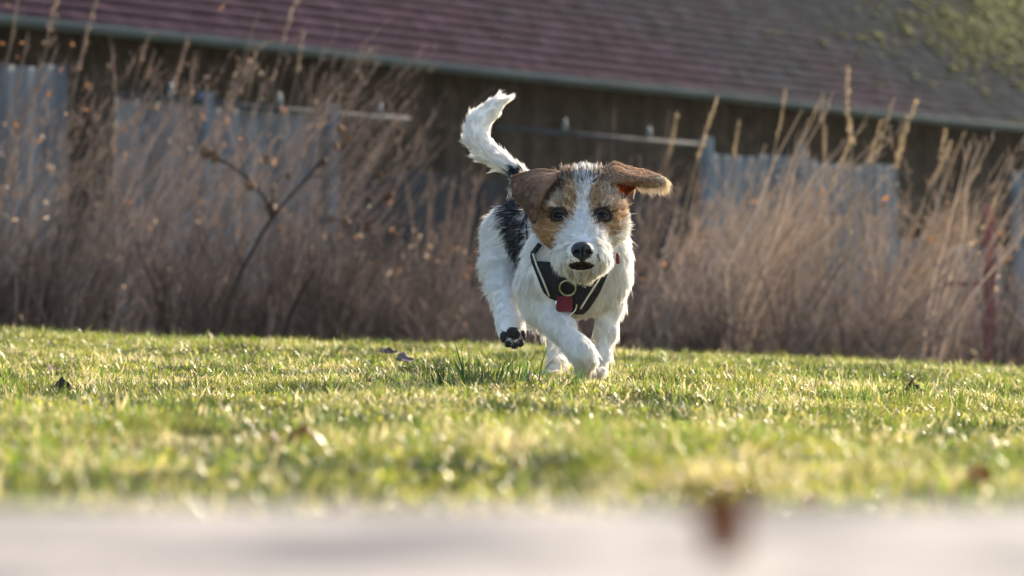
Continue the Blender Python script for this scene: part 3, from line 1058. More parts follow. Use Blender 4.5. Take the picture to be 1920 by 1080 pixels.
    chain(HD, [(1092, 425, -.10, 46), (1091, 455, -.16, 41), (1091, 476, -.195, 36)], .03)
    ell(HD, D(1046, 426, -.08), (R(36), .06, R(38)), .03)
    ell(HD, D(1136, 426, -.08), (R(34), .06, R(38)), .03)
    ell(HD, D(1066, 484, -.165), (R(28), .035, R(23)), .02)              # lips
    ell(HD, D(1116, 484, -.165), (R(28), .035, R(23)), .02)
    ell(HD, D(1091, 503, -.155), (R(31), .035, R(17)), .012)             # chin
    ell(HD, D(1048, 385, -.128), (R(24), .016, R(11)), .02)              # brows
    ell(HD, D(1134, 385, -.128), (R(24), .016, R(11)), .02)
    ell(HD, D(1089, 499, -.21), (R(16), .022, R(3.5)), .008, sub_=True)  # mouth opening
    HEAD = HD.copy()

    # ---- ears as thin flaps
    def flap(G, pts3, r, k=.01):
        P = np.asarray(pts3, float)
        sl, (X, Y, Z) = sub(P.min(0) - r, P.max(0) + r, k + .01)
        best = np.full(X.shape, 1.0, np.float32)
        for p in P:
            np.minimum(best, (X - p[0]) ** 2 + (Y - p[1]) ** 2 + (Z - p[2]) ** 2, out=best)
        G[sl] = smin(G[sl], np.sqrt(best) - r, k)

    def patch(A, B, C, E, n=14, bulge=0.0, bdir=(0, -1, 0)):
        """bilinear patch, corners as (px,py,dy)"""
        A, B, C, E = (D(*q) for q in (A, B, C, E))
        out = []
        for i in range(n):
            for j in range(n):
                u, v = i / (n - 1), j / (n - 1)
                p = A * (1 - u) * (1 - v) + B * u * (1 - v) + C * u * v + E * (1 - u) * v
                out.append(p + np.asarray(bdir) * bulge * math.sin(math.pi * u) * math.sin(math.pi * v))
        return out
    EARS = newgrid()
    def sheet(rows, n=26):
        """smooth surface through rows of (px,py,dy) control points"""
        C = np.array([[D(*q) for q in r] for r in rows])
        nu, nv = C.shape[:2]
        def cr(A, t):                       # Catmull-Rom along axis 0
            m = len(A); f = t * (m - 1); i = min(int(f), m - 2); s = f - i
            p0, p1, p2, p3 = A[max(i - 1, 0)], A[i], A[i + 1], A[min(i + 2, m - 1)]
            return .5 * (2 * p1 + (p2 - p0) * s + (2 * p0 - 5 * p1 + 4 * p2 - p3) * s * s + (3 * p1 - p0 - 3 * p2 + p3) * s ** 3)
        out = []
        for a in np.linspace(0, 1, n):
            row = np.array([cr(C[:, j], a) for j in range(nv)])
            for b_ in np.linspace(0, 1, n): out.append(cr(row, b_))
        return out
    # ear with the flap folded forward (left in the picture)
    flap(EARS, sheet([[(1052, 326, -.070), (1008, 322, -.060), (966, 334, -.030)],
                      [(1040, 338, -.105), (1002, 336, -.100), (964, 346, -.050)],
                      [(1022, 358, -.132), (997, 364, -.132), (969, 368, -.085)],
                      [(1011, 383, -.144), (998, 390, -.146), (984, 388, -.115)],
                      [(1005, 407, -.144), (1002, 412, -.146), (998, 408, -.134)]]), .0040)
    flap(EARS, sheet([[(1056, 324, -.06), (1008, 322, -.058), (966, 333, -.03)],
                      [(1054, 336, -.045), (1012, 338, -.035), (974, 346, -.02)],
                      [(1040, 356, -.04), (1012, 360, -.02), (986, 362, -.01)]], 18), .0040)
    # the other ear flung outwards
    flap(EARS, sheet([[(1118, 326, -.085), (1126, 334, -.100), (1136, 344, -.105)],
                      [(1148, 309, -.055), (1156, 325, -.090), (1160, 341, -.098)],
                      [(1178, 314, -.045), (1188, 332, -.080), (1188, 345, -.075)],
                      [(1212, 322, -.040), (1218, 338, -.064), (1212, 349, -.055)],
                      [(1236, 331, -.042), (1238, 341, -.052), (1230, 348, -.050)],
                      [(1246, 338, -.045), (1247, 341, -.047), (1245, 344, -.047)]]), .0040)
    flap(EARS, sheet([[(1148, 309, -.055), (1150, 330, -.035), (1148, 352, -.05)],
                      [(1176, 320, -.040), (1184, 342, -.015), (1172, 362, -.03)],
                      [(1190, 338, -.055), (1190, 350, -.035), (1174, 366, -.04)]], 20), .0032)
    ALL = smin(smin(Bd, HD, .025), EARS, .008)

    # ---- sampling helpers
    def samp(G, P):
        q = (P - lo) / VX
        q = np.clip(q, 0, np.array(dims) - 1.001)
        i = q.astype(int); f = q - i
        r = 0
        for a in (0, 1):
            for b in (0, 1):
                for c in (0, 1):
                    w = (f[:, 0] if a else 1 - f[:, 0]) * (f[:, 1] if b else 1 - f[:, 1]) * (f[:, 2] if c else 1 - f[:, 2])
                    r = r + w * G[i[:, 0] + a, i[:, 1] + b, i[:, 2] + c]
        return r

    def grad(G, P, e=.004):
        g = np.stack([samp(G, P + np.eye(3)[k] * e) - samp(G, P - np.eye(3)[k] * e) for k in range(3)], 1)
        return g / (np.linalg.norm(g, axis=1)[:, None] + 1e-9)

    def march(G, px, py, y0=5.64):
        """first surface of G seen at the given pixels"""
        px, py = np.atleast_1d(px).astype(float), np.atleast_1d(py).astype(float)
        y = np.full(len(px), y0)
        A = np.stack([W(a, b, 1.0) for a, b in zip(px, py)]) - np.array([0, 0, ZC])
        for _ in range(160):
            P = A * y[:, None] + np.array([0, 0, ZC])
            d = samp(G, P)
            y = np.where((d > .0004) & (y < 6.58), y + np.maximum(d, .0004) * .7, y)
        return A * y[:, None] + np.array([0, 0, ZC])

    # ---- polygonise
    g = openvdb.FloatGrid(0.2)
    g.copyFromArray(np.ascontiguousarray(ALL))
    vs, tris, quads = g.convertToPolygons(0.0, 0.0)
    V = np.asarray(vs, float) * VX + lo
    quads = np.asarray(quads)[:, ::-1]
    # orientation check against the gradient
    nrm = grad(ALL, V)

    # ---- markings
    def inpoly(px, py, poly):
        poly = np.asarray(poly, float)
        ins = np.zeros(len(px), bool)
        j = len(poly) - 1
        for i in range(len(poly)):
            xi, yi = poly[i]; xj, yj = poly[j]
            with np.errstate(divide='ignore', invalid='ignore'):
                c = ((yi > py) != (yj > py)) & (px < (xj - xi) * (py - yi) / (yj - yi + 1e-12) + xi)
            ins ^= c
            j = i
        return ins
    tanL = [(1004, 432), (1010, 400), (1014, 365), (1036, 338), (1078, 340), (1088, 375), (1087, 410), (1076, 432), (1056, 448), (1043, 462), (1037, 474), (1028, 474), (1016, 458)]
    tanR = [(1108, 345), (1140, 340), (1165, 365), (1176, 395), (1164, 418), (1154, 438), (1143, 448), (1132, 434), (1114, 420), (1100, 398)]
    backP = [(952, 352), (990, 362), (998, 420), (988, 462), (974, 506), (962, 486), (948, 440), (940, 398)]
    WHITE = np.array([.85, .83, .795]); TAN = np.array([.55, .36, .20]); DBR = np.array([.185, .105, .066])
    BLK = np.array([.020, .022, .028]); GRY = np.array([.16, .135, .125]); BRN = np.array([.26, .14, .075])

    def region(P):
        """0 torso, 1 head, 2 ears, 3 tail, 4 legs"""
        h, e, t = samp(HD, P), samp(EARS, P), samp(TORSO, P)
        r = np.zeros(len(P), int)
        leg = (P[:, 2] < .175) & (t > .006)
        r[leg] = 4
        tail = (P[:, 1] > 6.40) & (P[:, 2] > D(960, 345, .45)[2]) & (t > .004)
        r[tail] = 3
        r[(h < .004) & (h < t)] = 1
        r[e < .0015] = 2
        return r

    def colour(P, Nn, reg, jit):
        px, py = proj(P)
        n = len(P)
        px = px + rng.normal(0, jit, n); py = py + rng.normal(0, jit, n)
        c = np.tile(WHITE, (n, 1)) * (1 - .03 * rng.random((n, 1)))
        front = Nn[:, 1] < .35
        hd = reg == 1
        # head
        crown = hd & ((py < 345) | (~front & (py < 440)))
        rr = rng.random(n)
        cc = np.where((rr < .55)[:, None], BRN, GRY)
        cc = np.where((rr > .80)[:, None], WHITE * .8, cc)
        c[crown] = cc[crown]
        tan = hd & front & (inpoly(px, py, tanL) | inpoly(px, py, tanR))
        tc = TAN * (0.75 + .5 * rng.random((n, 1)))
        lt = (py < 388) & (rr < .78) & (np.abs(px - 1092) > 34)
        tc = np.where(lt[:, None], np.array([.56, .46, .36]), tc)
        dk_ = ((np.abs(px - 1092) < 38) | (py < 360)) & (py < 425) & (rr > .80)
        tc = np.where(dk_[:, None], BRN * .75, tc)
        c[tan] = tc[tan]
        cx = 1098 - (py - 310) * .07
        hw = np.interp(py, [300, 325, 345, 380, 410, 425, 445], [26, 24, 13, 9, 16, 26, 45])
        blaze = hd & front & (np.abs(px - cx) < hw) & (py < 470)
        c[blaze] = np.where(((py < 345) & (rr < .38))[:, None], GRY * .6, WHITE * .93)[blaze]
        # dark fur at the folded ear's root plus crease shadow painted into the colour
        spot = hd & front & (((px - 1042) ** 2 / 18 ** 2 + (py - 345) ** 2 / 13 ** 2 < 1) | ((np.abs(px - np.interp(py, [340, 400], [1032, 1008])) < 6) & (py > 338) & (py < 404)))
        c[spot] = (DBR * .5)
        mz = hd & (py > 478) & (np.abs(px - 1091) < 36) & (rr < .20)
        c[mz] = np.array([.50, .38, .24])
        # ears
        er = reg == 2
        ce = DBR * (0.85 + .3 * rng.random((n, 1))) * (.75 + .6 * vnoise(px, py, 16, 61))[:, None]
        ce = np.where(((px < 1100) & (px > 1012) & (rr < .5))[:, None], BRN * 1.1, ce)
        tipR = (px > 1236 + rng.normal(0, 5, n))
        ce = np.where(tipR[:, None], np.array([.62, .50, .34]), ce)
        ce = np.where(((px > 1120) & ~tipR & (rr < .55))[:, None], np.array([.42, .27, .17]), ce)  # backlit warmth of the flung ear put into a lighter tan
        inner = (px > 1150) & (px < 1190) & (py > 343) & (py < 374)
        ear_glow = np.clip(1.25 - np.hypot((px - 1166) / 17, (py - 353) / 13), 0, 1)[:, None]
        ce = np.where(inner[:, None], np.array([.55, .13, .045]) * ear_glow + np.array([.16, .085, .05]) * (1 - ear_glow), ce)  # light glowing through the thin ear is painted in as orange
        c[er] = ce[er]
        # saddle
        to = (reg == 0) | (reg == 4)
        sad = to & (P[:, 1] > 6.06) & (inpoly(px, py, backP) | ((P[:, 2] > D(960, 420, .25)[2]) & (P[:, 1] < 6.36) & (P[:, 1] > 6.16) & (Nn[:, 0] > -.4)))
        cb = BLK * (0.7 + .8 * rng.random((n, 1)))
        cb = np.where((rr < .12)[:, None], np.array([.30, .29, .29]), cb)
        c[sad] = cb[sad]
        # tail root
        tr = ((reg == 3) | (reg == 0)) & ((px - 968) ** 2 + (py - 330) ** 2 < 17 ** 2) & (P[:, 1] > 6.3)
        c[tr] = BLK * 1.5
        low = (reg == 4) & (P[:, 2] < .035) & (rr < .45)
        c[low] = c[low] * np.array([.74, .68, .56])
        pw = (reg == 4) & (P[:, 1] < 6.2) & (((px - 963) / 22) ** 2 + ((py - 634) / 20) ** 2 < 1) & (rr < .7)
        c[pw] = np.array([.10, .07, .055])
        return c

    eyes_px = [(1048, 404), (1129, 404)]
    reg = region(V)
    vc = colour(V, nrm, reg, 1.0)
    px, py = proj(V)
    front = nrm[:, 1] < .3
    hdm = (reg == 1) & front
    for (ex_, ey_) in eyes_px:
        m = hdm & ((px - ex_) ** 2 + ((py - ey_) * 1.15) ** 2 < 19 ** 2)
        vc[m] = (.035, .022, .016)
    mth = hdm & (((px - 1090) / 25) ** 2 + ((py - 499) / 8.0) ** 2 < 1)
    vc[mth] = (.030, .016, .015)
    me = mesh_np("dog", V, [quads], vc, smooth=True)
    m_skin, n, l, b = new_mat("dog_skin")
    at = N(n, "ShaderNodeAttribute"); at.attribute_name = "col"
    l.new(at.outputs['Color'], b.inputs['Base Color'])
    b.inputs['Roughness'].default_value = .75; b.inputs['Specular IOR Level'].default_value = .2
    tr = N(n, "ShaderNodeBsdfTranslucent"); l.new(at.outputs['Color'], tr.inputs[0])
    ms = N(n, "ShaderNodeMixShader"); ms.inputs[0].default_value = .25
    l.new(b.outputs[0], ms.inputs[1]); l.new(tr.outputs[0], ms.inputs[2]); l.new(ms.outputs[0], n["Material Output"].inputs[0])
    root = link("dog", me, m_skin)
    prop(root, "small white, tan and black rough haired puppy running towards the camera in a black harness", "dog")

    # ---- harness
    m_har = mat_noise("black_nylon", (.010, .010, .012), (.022, .022, .025), scale=60, rough=.8, bump=.3, spec=.25)
    m_pip = mat_noise("cream_piping", (.52, .47, .38), (.62, .57, .47), scale=30, rough=.6)
    m_red = mat_noise("red_tag", (.10, .008, .016), (.16, .014, .024), scale=30, rough=.6)
    m_met = mat_noise("brass_ring", (.42, .36, .22), (.55, .48, .31), scale=8, rough=.3, metallic=1.0)
    m_sil = mat_noise("silver_ring", (.60, .62, .64), (.75, .76, .78), scale=8, rough=.2, metallic=1.0)
    TS = smin(Bd * 1.0, TORSO, .001)

    def on(pxs, pys, off):
        P = march(TORSO, np.array(pxs), np.array(pys))
        return P, grad(TORSO, P, .012), off

    har = empty("harness", (0, 0, 0)); har.parent = root
    rows_ = [(452, 1006, 1016), (478, 1001, 1020), (492, 1002, 1140), (505, 1006, 1137), (517, 1010, 1132), (530, 1014, 1126), (545, 1020, 1119), (558, 1032, 1111), (568, 1044, 1104), (575, 1062, 1098), (580, 1078, 1092)]
    har_pts = []
    pv, pf = [], []
    NC = 24
    fy = np.linspace(492, 580, 25)
    fine = [(q, np.interp(q, [r_[0] for r_ in rows_], [r_[1] for r_ in rows_]), np.interp(q, [r_[0] for r_ in rows_], [r_[2] for r_ in rows_])) for q in fy]
    for (yy, xl, xr) in [(478, 1001, 1018), (485, 1001, 1022)][:0] + fine:
        pxs = np.linspace(xl, xr, NC)
        P = march(Bd, pxs, np.full(NC, yy)); G = grad(Bd, P, .02)
        pv += list(P + G * .010)
        har_pts += list(P)
    nr = len(fine)
    for i in range(nr - 1):
        for j in range(NC - 1):
            pf.append((i * NC + j, i * NC + j + 1, (i + 1) * NC + j + 1, (i + 1) * NC + j))
    mb = MB(); mb.add(pv, pf)
    o = mb.build("chest_plate", m_har, har, smooth=True)
    md = o.modifiers.new("thick", 'SOLIDIFY'); md.thickness = .005; md.offset = 0

    def strip(pxs, pys, w, name, mat, off=.014, th=.003):
        P = march(Bd, pxs, pys); G = grad(Bd, P, .02)
        P = P + G * off
        t = np.gradient(P, axis=0); s_ = np.cross(t, G); s_ /= np.linalg.norm(s_, axis=1)[:, None]
        vs = []
        for p, q in zip(P, s_): vs += [p - q * w / 2, p + q * w / 2]
        fs = [(2 * i, 2 * i + 1, 2 * i + 3, 2 * i + 2) for i in range(len(P) - 1)]
        mb = MB(); mb.add(vs, fs)
        o = mb.build(name, mat, har, smooth=True)
        md = o.modifiers.new("thick", 'SOLIDIFY'); md.thickness = th; md.offset = 0
        return P
    yy = np.linspace(480, 552, 14)
    strip(np.interp(yy, [480, 500, 552], [1007, 1012, 1031]), yy, .0033, "piping", m_pip)
    yy = np.linspace(512, 570, 12)
    strip(np.interp(yy, [512, 570], [1122, 1087]), yy, .0033, "piping", m_pip)
    # strap running up and back over the shoulder, neck loop and girth
    def around(cfun, nfrm, w, name):
        pts = []
        for k in range(44):
            a = 2 * math.pi * k / 44
            c, e1, e2 = cfun
            d = math.cos(a) * e1 + math.sin(a) * e2
            lo_, hi_ = 0, .2
            for _ in range(22):
                mid = (lo_ + hi_) / 2
                if samp(TORSO, (c + d * mid)[None])[0] < 0: lo_ = mid
                else: hi_ = mid
            pts.append(c + d * (hi_ + .006))
        pts = np.array(pts)
        if name == 'neck_strap': pts = pts[1:22]
        har_pts.extend(pts - 0.0)
        n_ = np.cross(cfun[1], cfun[2])
        vs, fs = [], []
        for p in pts: vs += [p - n_ * w / 2, p + n_ * w / 2]
        for i in range(len(pts) - (name == 'neck_strap')):
            j = (i + 1) % len(pts)
            fs.append((2 * i, 2 * i + 1, 2 * j + 1, 2 * j))
        mb = MB(); mb.add(vs, fs)
        o = mb.build(name, m_har, har, smooth=True)
        md = o.modifiers.new("thick", 'SOLIDIFY'); md.thickness = .003; md.offset = 0
    e1 = np.array([1.0, 0, 0]); e2 = np.array([0, .72, .69]); e2 /= np.linalg.norm(e2)
    around((D(1074, 486, .085), e1, e2), None, .016, "neck_strap")
    e2b = np.array([0, .15, 1.0]); e2b /= np.linalg.norm(e2b)
    around((D(1050, 470, .19), np.array([.97, .24, 0]), e2b), None, .022, "girth_strap")
    yy = np.linspace(462, 500, 8)
    strip(np.interp(yy, [462, 480, 500], [1018, 1004, 1009]), yy, .011, 'shoulder_strap', m_har, off=.011, th=.003)
    # red edge showing beside the cheek
    yy = np.linspace(478, 494, 5)
    strip(np.full(5, 1148.0), yy, .007, "red_edging", m_red, off=.022)

    def torus(px, py, r, tr_, name, mat, off=.020, squash=1.0):
        P = march(Bd, [px], [py]); G = grad(Bd, P, .03)[0]
        c = P[0] + G * off
        e1 = np.cross([0, 0, 1.0], G); e1 /= np.linalg.norm(e1); e2 = np.cross(G, e1)
        pts = [c + r * (math.cos(a) * e1 * squash + math.sin(a) * e2) for a in np.linspace(0, 2 * math.pi, 29)]
        mb = MB(); mb.tube(pts, tr_, 8, caps=False)
        return mb.build(name, mat, har, smooth=True), c, e1, e2, G
    torus(1066, 533, R(15), .0019, "ring", m_met, .021)
    torus(1058, 571, R(18), .0018, "tag_ring", m_sil, .020, 1.1)
    P = march(Bd, [1058], [566]); G = grad(Bd, P, .03)[0]
    c = P[0] + G * .026
    e1 = np.cross([0, 0, 1.0], G); e1 /= np.linalg.norm(e1); e2 = np.cross(G, e1)
    if e1[0] < 0: e1, e2 = -e1, -e2
    if e2[2] < 0: e2 = -e2
    mb = MB()
    w2, h2 = R(14.5), R(15)
    ring8 = []
    vs, fs = [], []
    prof = [(-1, -.8), (-.8, -1), (.8, -1), (1, -.8), (1, .8), (.8, 1), (-.8, 1), (-1, .8)]
    for dz, sc in ((-.004, .94), (.002, 1.0), (.005, .93)):
        for (a, b_) in prof: vs.append(c + e1 * a * w2 * sc + e2 * b_ * h2 * sc + G * dz)
    for k in range(2):
        for i in range(8): fs.append((k * 8 + i, k * 8 + (i + 1) % 8, (k + 1) * 8 + (i + 1) % 8, (k + 1) * 8 + i))
    fs += [tuple(range(16, 24)), tuple(range(7, -1, -1))]
    mb.add(vs, fs); mb.build("tag", m_red, har)
    har_pts += [c]

    # ---- eyes
    m_eye, n, l, b = new_mat("dark_eye")
    b.inputs['Roughness'].default_value = .05; b.inputs['Specular IOR Level'].default_value = .12
    geo = N(n, "ShaderNodeTexCoord")
    vm = N(n, "ShaderNodeVectorMath", operation='DISTANCE'); vm.inputs[1].default_value = (0, -.0125, 0)
    l.new(geo.outputs['Object'], vm.inputs[0])
    cr = N(n, "ShaderNodeValToRGB")
    els = cr.color_ramp.elements
    els[0].position = .0; els[0].color = (.003, .003, .003, 1)
    els[1].position = .95; els[1].color = (.006, .005, .004, 1)
    e_ = els.new(.42); e_.color = (.003, .003, .003, 1)
    e_ = els.new(.50); e_.color = (.004, .003, .002, 1)
    e_ = els.new(.80); e_.color = (.004, .003, .002, 1)
    mr = N(n, "ShaderNodeMapRange"); mr.inputs['From Max'].default_value = .013
    l.new(vm.outputs['Value'], mr.inputs['Value']); l.new(mr.outputs[0], cr.inputs[0]); l.new(cr.outputs[0], b.inputs['Base Color'])
    m_lid = mat_noise("dark_lid", (.018, .012, .010), (.03, .02, .016), scale=60, rough=.5)
    for (ex_, ey_) in eyes_px:
        P = march(HEAD, [ex_], [ey_])[0]
        G = grad(HEAD, P[None], .012)[0]
        er = .0125
        c = P - G * (er - .0045)
        me_ = MB(); me_.blob((0, 0, 0), er, nu=28, nv=18)
        o = me_.build("eye", m_eye, root, smooth=True)
        o.location = c
        look = (np.array([0, 0, ZC]) - c); look /= np.linalg.norm(look)
        o.rotation_euler = Vector(look).to_track_quat('-Y', 'Z').to_euler()
        # lids: a dark almond rim around the ball
        e1 = np.cross([0, 0, 1.0], G); e1 /= np.linalg.norm(e1); e2 = np.cross(G, e1)
        pts = []
        for a in np.linspace(0, 2 * math.pi, 33):
            u, v = math.cos(a) * .0122, math.sin(a) * .0088 * (.9 if math.sin(a) > 0 else 1.0)
            q = c + e1 * u + e2 * v
            q = q + G * math.sqrt(max(.00001, (er + .0012) ** 2 - u * u - v * v))
            pts.append(q)
        mb = MB(); mb.tube(pts, .0030, 8, caps=False)
        mb.build("eyelid", m_lid, root, smooth=True)

    # ---- nose (its own small field so that the nostrils are modelled)
    nc = D(1092, 469, -.235)
    VN = .00098
    nlo = nc - np.array([.0314, .027, .027]); nd = np.array([64, 55, 55])
    X, Y, Z = np.meshgrid(*[nlo[k] + VN * np.arange(nd[k]) for k in range(3)], indexing='ij')
    def e_sd(c, r):
        x, y, z = (X - c[0]) / r[0], (Y - c[1]) / r[1], (Z - c[2]) / r[2]
        k0 = np.sqrt(x * x + y * y + z * z); k1 = np.sqrt((x / r[0]) ** 2 + (y / r[1]) ** 2 + (z / r[2]) ** 2) + 1e-9
        return k0 * (k0 - 1) / k1
    q = e_sd(nc + .88 * np.array([0, .004, .003]), (.0212, .016, .0140))
    q = smin(q, e_sd(nc + .88 * np.array([-.010, -.001, -.004]), (.0110, .0118, .0118)), .008)
    q = smin(q, e_sd(nc + .88 * np.array([.010, -.001, -.004]), (.0110, .0118, .0118)), .008)
    q = smin(q, e_sd(nc + .88 * np.array([0, .004, -.016]), (.006, .012, .010)), .008)
    for sx in (-1, 1):
        ns = e_sd(nc + .88 * np.array([sx * .0115, -.013, -.0045]), (.0046, .009, .0036))
        q = -smin(-q, ns, .003)
        ns = e_sd(nc + .88 * np.array([sx * .0175, -.008, -.0075]), (.006, .008, .0018))
        q = -smin(-q, ns, .003)
    q = -smin(-q, e_sd(nc + .88 * np.array([0, -.014, -.008]), (.0009, .006, .012)), .003)
    g2 = openvdb.FloatGrid(0.2); g2.copyFromArray(np.ascontiguousarray(q.astype(np.float32)))
    v2, t2, q2 = g2.convertToPolygons(0.0, 0.0)
    m_nose = mat_noise("wet_black_nose", (.007, .007, .010), (.015, .015, .020), scale=90, rough=.42, bump=.35, spec=.4, bscale=500)
    link("nose", mesh_np("nose", np.asarray(v2) * VN + nlo, [np.asarray(q2)[:, ::-1]], smooth=True), m_nose, root)

    # mouth: a soft dark crescent, deepest in the middle
    mx = np.linspace(1069, 1111, 15)
    my = 492.5 + 10 * (1 - ((mx - 1090) / 21) ** 2)
    mp = march(HEAD, mx, my) - np.array([0, -.0012, 0])
    mb = MB()
    mb.tube(list(mp), list(R(.9) + R(1.9) * np.sin(np.linspace(0, math.pi, 15)) ** .8), 10)
    mb.build("mouth", mat_noise("dark_lip", (.060, .036, .033), (.085, .052, .047), scale=60, rough=.55), root, smooth=True)

    # ---- paw pads on the lifted hind paw
    m_pad = mat_noise("paw_pad_leather", (.012, .011, .012), (.03, .026, .025), scale=120, rough=.65, bump=.5, bscale=400)
    pads = [(962, 626, 14, 13), (945, 632, 8, 11), (953, 645, 7, 7), (965, 648, 7, 7), (976, 643, 7, 8), (981, 629, 6, 10)]
    pad_px = []
    for (ax_, ay_, rx, rz) in pads:
        P = march(ALL, [ax_], [ay_], 5.95)[0]
        if P[1] > 6.3: P = D(ax_, ay_, .09)
        mb = MB(); mb.blob(P + np.array([0, .003, 0]), (R(rx), .007, R(rz)), rough=.08, nu=14, nv=9)
        mb.build("paw_pad", m_pad, root, smooth=True)
        pad_px.append((ax_, ay_, max(rx, rz)))

    # ---- fur
    def build_fur(name, NS):
        a_, b_, c_, d_ = (V[quads[:, k]] for k in range(4))
        T3 = np.concatenate([np.stack([a_, b_, c_], 1), np.stack([a_, c_, d_], 1)])
        ar = np.linalg.norm(np.cross(T3[:, 1] - T3[:, 0], T3[:, 2] - T3[:, 0]), axis=1)
        cen = T3.mean(1)
        wgt = ar * np.where(cen[:, 1] < 6.05, 1.35, .8)
        ti = rng.choice(len(T3), NS, p=wgt / wgt.sum())
        u, v = rng.random(NS), rng.random(NS)
        f = u + v > 1; u[f], v[f] = 1 - u[f], 1 - v[f]
        t = T3[ti]
        P = t[:, 0] + (t[:, 1] - t[:, 0]) * u[:, None] + (t[:, 2] - t[:, 0]) * v[:, None]
        Nn = grad(ALL, P)
        rg = region(P)
        px, py = proj(P)
        front = Nn[:, 1] < .3
        hd = rg == 1
        keep = np.ones(NS, bool)
        for (ex_, ey_) in eyes_px:
            keep &= ~(hd & front & ((px - ex_) ** 2 + ((py - ey_) * 1.25) ** 2 < 13 ** 2))
        keep &= ~(hd & front & (((px - 1092) / 26) ** 2 + ((py - 470) / 21) ** 2 < 1))
        keep &= ~(hd & front & (np.abs(px - 1089.5) < 25) & (np.abs(py - (489.5 + 12 * (1 - ((px - 1089.5) / 25) ** 2))) < 7.0 * np.sqrt(np.clip(1 - ((px - 1089.5) / 27) ** 2, 0, 1))))
        for (ax_, ay_, r_) in pad_px:
            keep &= ~((rg == 4) & front & (P[:, 1] < 6.2) & ((px - ax_) ** 2 + (py - ay_) ** 2 < (r_ * .9) ** 2))
        inner = (rg == 2) & (px > 1150) & (px < 1186) & (py > 345) & (py < 372)
        keep &= ~(inner & (rng.random(NS) < .9))
        # nothing grows through the harness
        kd = kdtree.KDTree(len(har_pts))
        for i, p in enumerate(har_pts): kd.insert(p, i)
        kd.balance()
        tors = (rg == 0) | (rg == 4)
        for i in np.nonzero(tors & (P[:, 1] < 6.32) & (P[:, 2] > .1))[0]:
            if kd.find(P[i])[2] < .0075: keep[i] = False
        P, Nn, rg, px, py, front = (q[keep] for q in (P, Nn, rg, px, py, front))
        n = len(P)
        hd = rg == 1
        # flow
        fl_ = np.tile(np.array([-.25, .8, -.45]), (n, 1))
        fl_[rg == 4] = (0, .12, -1)
        muz = D(1092, 455, -.2)
        dh = P - muz; dh /= np.linalg.norm(dh, axis=1)[:, None]
        hf = dh * 1.0 + np.array([0, .35, .0])
        low = hd & (py > 470)
        hf[low[:]] = dh[low] * .6 + np.array([0, -.05, -1.0])
        crown = hd & (py < 335)
        hf[crown] = dh[crown] * .5 + np.array([0, .25, 1.0])
        fl_[hd] = hf[hd]
        # ears: away from the head
        eL = (rg == 2) & (px < 1095); eR = (rg == 2) & (px >= 1095)
        fl_[eL] = np.array([-.35, -.1, -1.0]); fl_[eR] = np.array([1.0, .1, -.3])
        # tail: along the tail
        tp = np.array([D(*q[:3]) for q in tl])
        tt = rg == 3
        if tt.any():
            dd = ((P[tt][:, None, :] - tp[None]) ** 2).sum(2).argmin(1)
            tang = np.gradient(tp, axis=0); tang /= np.linalg.norm(tang, axis=1)[:, None]
            fl_[tt] = tang[dd] * 1.0 + Nn[tt] * .25
        chest = (rg == 0) & (P[:, 1] < 6.06)
        fl_[chest] = np.array([0, .25, -1.0]) + (P[chest] - D(1080, 480, 0)) * np.array([4, 0, 0])
        # lengths
        ctr = D(935, 240, .49)
        def tangx(Q): return ((Q - ctr) ** 2).sum(1) > .056 ** 2
        Ln = np.full(n, .023)
        Ln[hd] = np.interp(py[hd], [300, 330, 350, 420, 470, 500, 530], [.022, .019, .015, .015, .016, .022, .025])
        cheek = hd & ((px > 1162) | (px < 1014)) & (py > 380); Ln[cheek] = .032
        lip = hd & front & (np.abs(px - 1090) < 30) & (py > 476) & (py < 498); Ln[lip] = .006
        Ln[rg == 2] = .011
        fr_ = eR & (((py > 345) & (px > 1192) & (Nn[:, 2] < -.2)) | (px > 1240)); Ln[fr_] = .024
        fl_[fr_] = np.array([.45, 0, -1.0])
        Ln[eR & (px > 1150) & (px < 1192) & (py > 362)] = .016
        Ln[tt] = np.where((tangx(P[tt])), .021, .013)
        Ln[rg == 4] = .015
        lift_paw = (rg == 4) & (px < 995) & (py > 600)
        Ln[(rg == 4) & (P[:, 2] < .05)] = .014
        feather = (rg == 4) & (Nn[:, 1] > .2) & (P[:, 2] > .05); Ln[feather] = .032
        back = (rg == 0) & (P[:, 1] > 6.1); Ln[back] = .028
        Ln[lift_paw] = .011
        Ln *= .65 + .6 * rng.random(n)
        wild = rng.random(n) < .05
        Ln[wild] *= 1.5
        # tangential flow
        fl_ /= np.linalg.norm(fl_, axis=1)[:, None]
        ft = fl_ - Nn * (fl_ * Nn).sum(1)[:, None]
        ft /= np.linalg.norm(ft, axis=1)[:, None] + 1e-6
        liftv = np.full(n, .40)
        liftv[hd] = .42; liftv[crown] = .7; liftv[rg == 2] = .22; liftv[tt] = .55; liftv[back] = .5
        liftv[low] = .35
        d0 = ft + Nn * liftv[:, None] + rng.normal(0, .13, (n, 3))
        d0 /= np.linalg.norm(d0, axis=1)[:, None]
        d1 = ft + Nn * (liftv * .35)[:, None] + fl_ * .35 + rng.normal(0, .17, (n, 3))
        d1[wild] += rng.normal(0, .5, (wild.sum(), 3))
        d1[crown] += np.array([0, 0, .5])
        d1 /= np.linalg.norm(d1, axis=1)[:, None]
        K = 5
        t = np.linspace(0, 1, K)[None, :, None]
        pts = P[:, None] - Nn[:, None] * .001 + Ln[:, None, None] * (d0[:, None] * t + (d1 - d0)[:, None] * t * t * .5)
        # locks: tips drawn towards a guide strand
        ng = n // 26
        gi = rng.choice(n, ng, replace=False)
        kd = kdtree.KDTree(ng)
        for j, i in enumerate(gi): kd.insert(P[i], j)
        kd.balance()
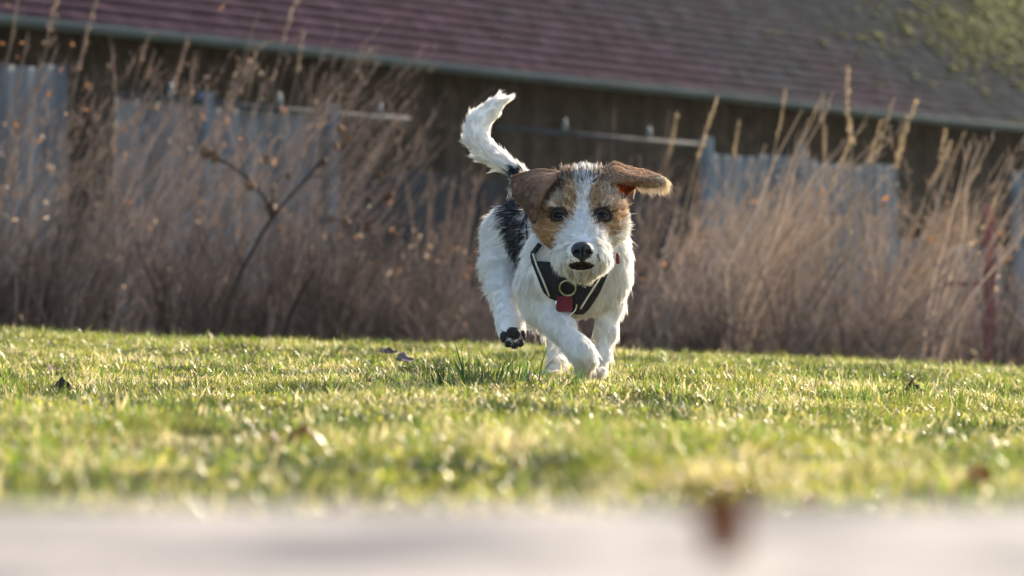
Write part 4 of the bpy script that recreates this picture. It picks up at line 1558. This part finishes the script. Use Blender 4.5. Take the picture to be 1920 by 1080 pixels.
        own = np.array([kd.find(p)[1] for p in P])
        G0 = gi[own]
        near = (np.linalg.norm(P - P[G0], axis=1) < .016) & (rg == rg[G0])
        amt = np.where(near, np.where(rg == 2, .25, np.where(rg == 4, .45, .58)), 0)[:, None, None] * t ** 1.3
        tgt = pts[G0] * 1.0
        tgt = P[G0][:, None] + (tgt - P[G0][:, None]) * np.minimum(1.3, Ln / Ln[G0])[:, None, None]
        pts = pts * (1 - amt) + tgt * amt
        bend = rng.normal(0, 1, (ng, 3))[own]
        bend -= Nn * (bend * Nn).sum(1)[:, None]
        pts = pts + bend[:, None] * (Ln * np.where(rg == 2, .05, np.where(rg == 4, .09, .13)))[:, None, None] * t ** 2
        cu = bpy.data.hair_curves.new(name)
        cu.add_curves([K] * n)
        cu.points.foreach_set("position", pts.astype(np.float32).ravel())
        r0 = .00036 * (.8 + .5 * rng.random((n, 1)))
        r0[rg == 2] *= .8
        rad = r0 * np.array([[1.0, .95, .8, .55, .12]])
        cu.points.foreach_set("radius", rad.astype(np.float32).ravel())
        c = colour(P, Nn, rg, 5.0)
        c[fr_] = np.array([.62, .50, .34]) * (.8 + .3 * rng.random((int(fr_.sum()), 1)))
        # fur near the eyes is dark
        for (ex_, ey_) in eyes_px:
            m = hd & front & ((px - ex_) ** 2 + ((py - ey_) * 1.2) ** 2 < 19 ** 2)
            c[m] *= .22
        m = hd & front & (np.abs(px - 1090) < 17) & (py > 484) & (py < 499)
        c[m] = np.array([.13, .095, .08])
        m = hd & front & (((px - 1092) / 32) ** 2 + ((py - 478) / 28) ** 2 < 1) & (rng.random(n) < .35)
        c[m] = (.16, .12, .10)
        c *= .93 + .12 * rng.random((n, 1))
        c *= (.92 + .13 * rng.random((ng, 1)))[own]
        att = cu.attributes.new("col", 'FLOAT_COLOR', 'CURVE')
        cc = np.ones((n, 4), np.float32); cc[:, :3] = c
        att.data.foreach_set("color", cc.ravel())
        m_f, nn, l, b = new_mat("fur")
        at = N(nn, "ShaderNodeAttribute"); at.attribute_name = "col"
        b.inputs['Roughness'].default_value = .5; b.inputs['Specular IOR Level'].default_value = .25
        l.new(at.outputs['Color'], b.inputs['Base Color'])
        trn = N(nn, "ShaderNodeBsdfTranslucent"); l.new(at.outputs['Color'], trn.inputs[0])
        ms = N(nn, "ShaderNodeMixShader"); ms.inputs[0].default_value = .56
        l.new(b.outputs[0], ms.inputs[1]); l.new(trn.outputs[0], ms.inputs[2])
        l.new(ms.outputs[0], nn["Material Output"].inputs[0])
        link(name, cu, m_f, root)
    build_fur("fur", 135000)


dog()
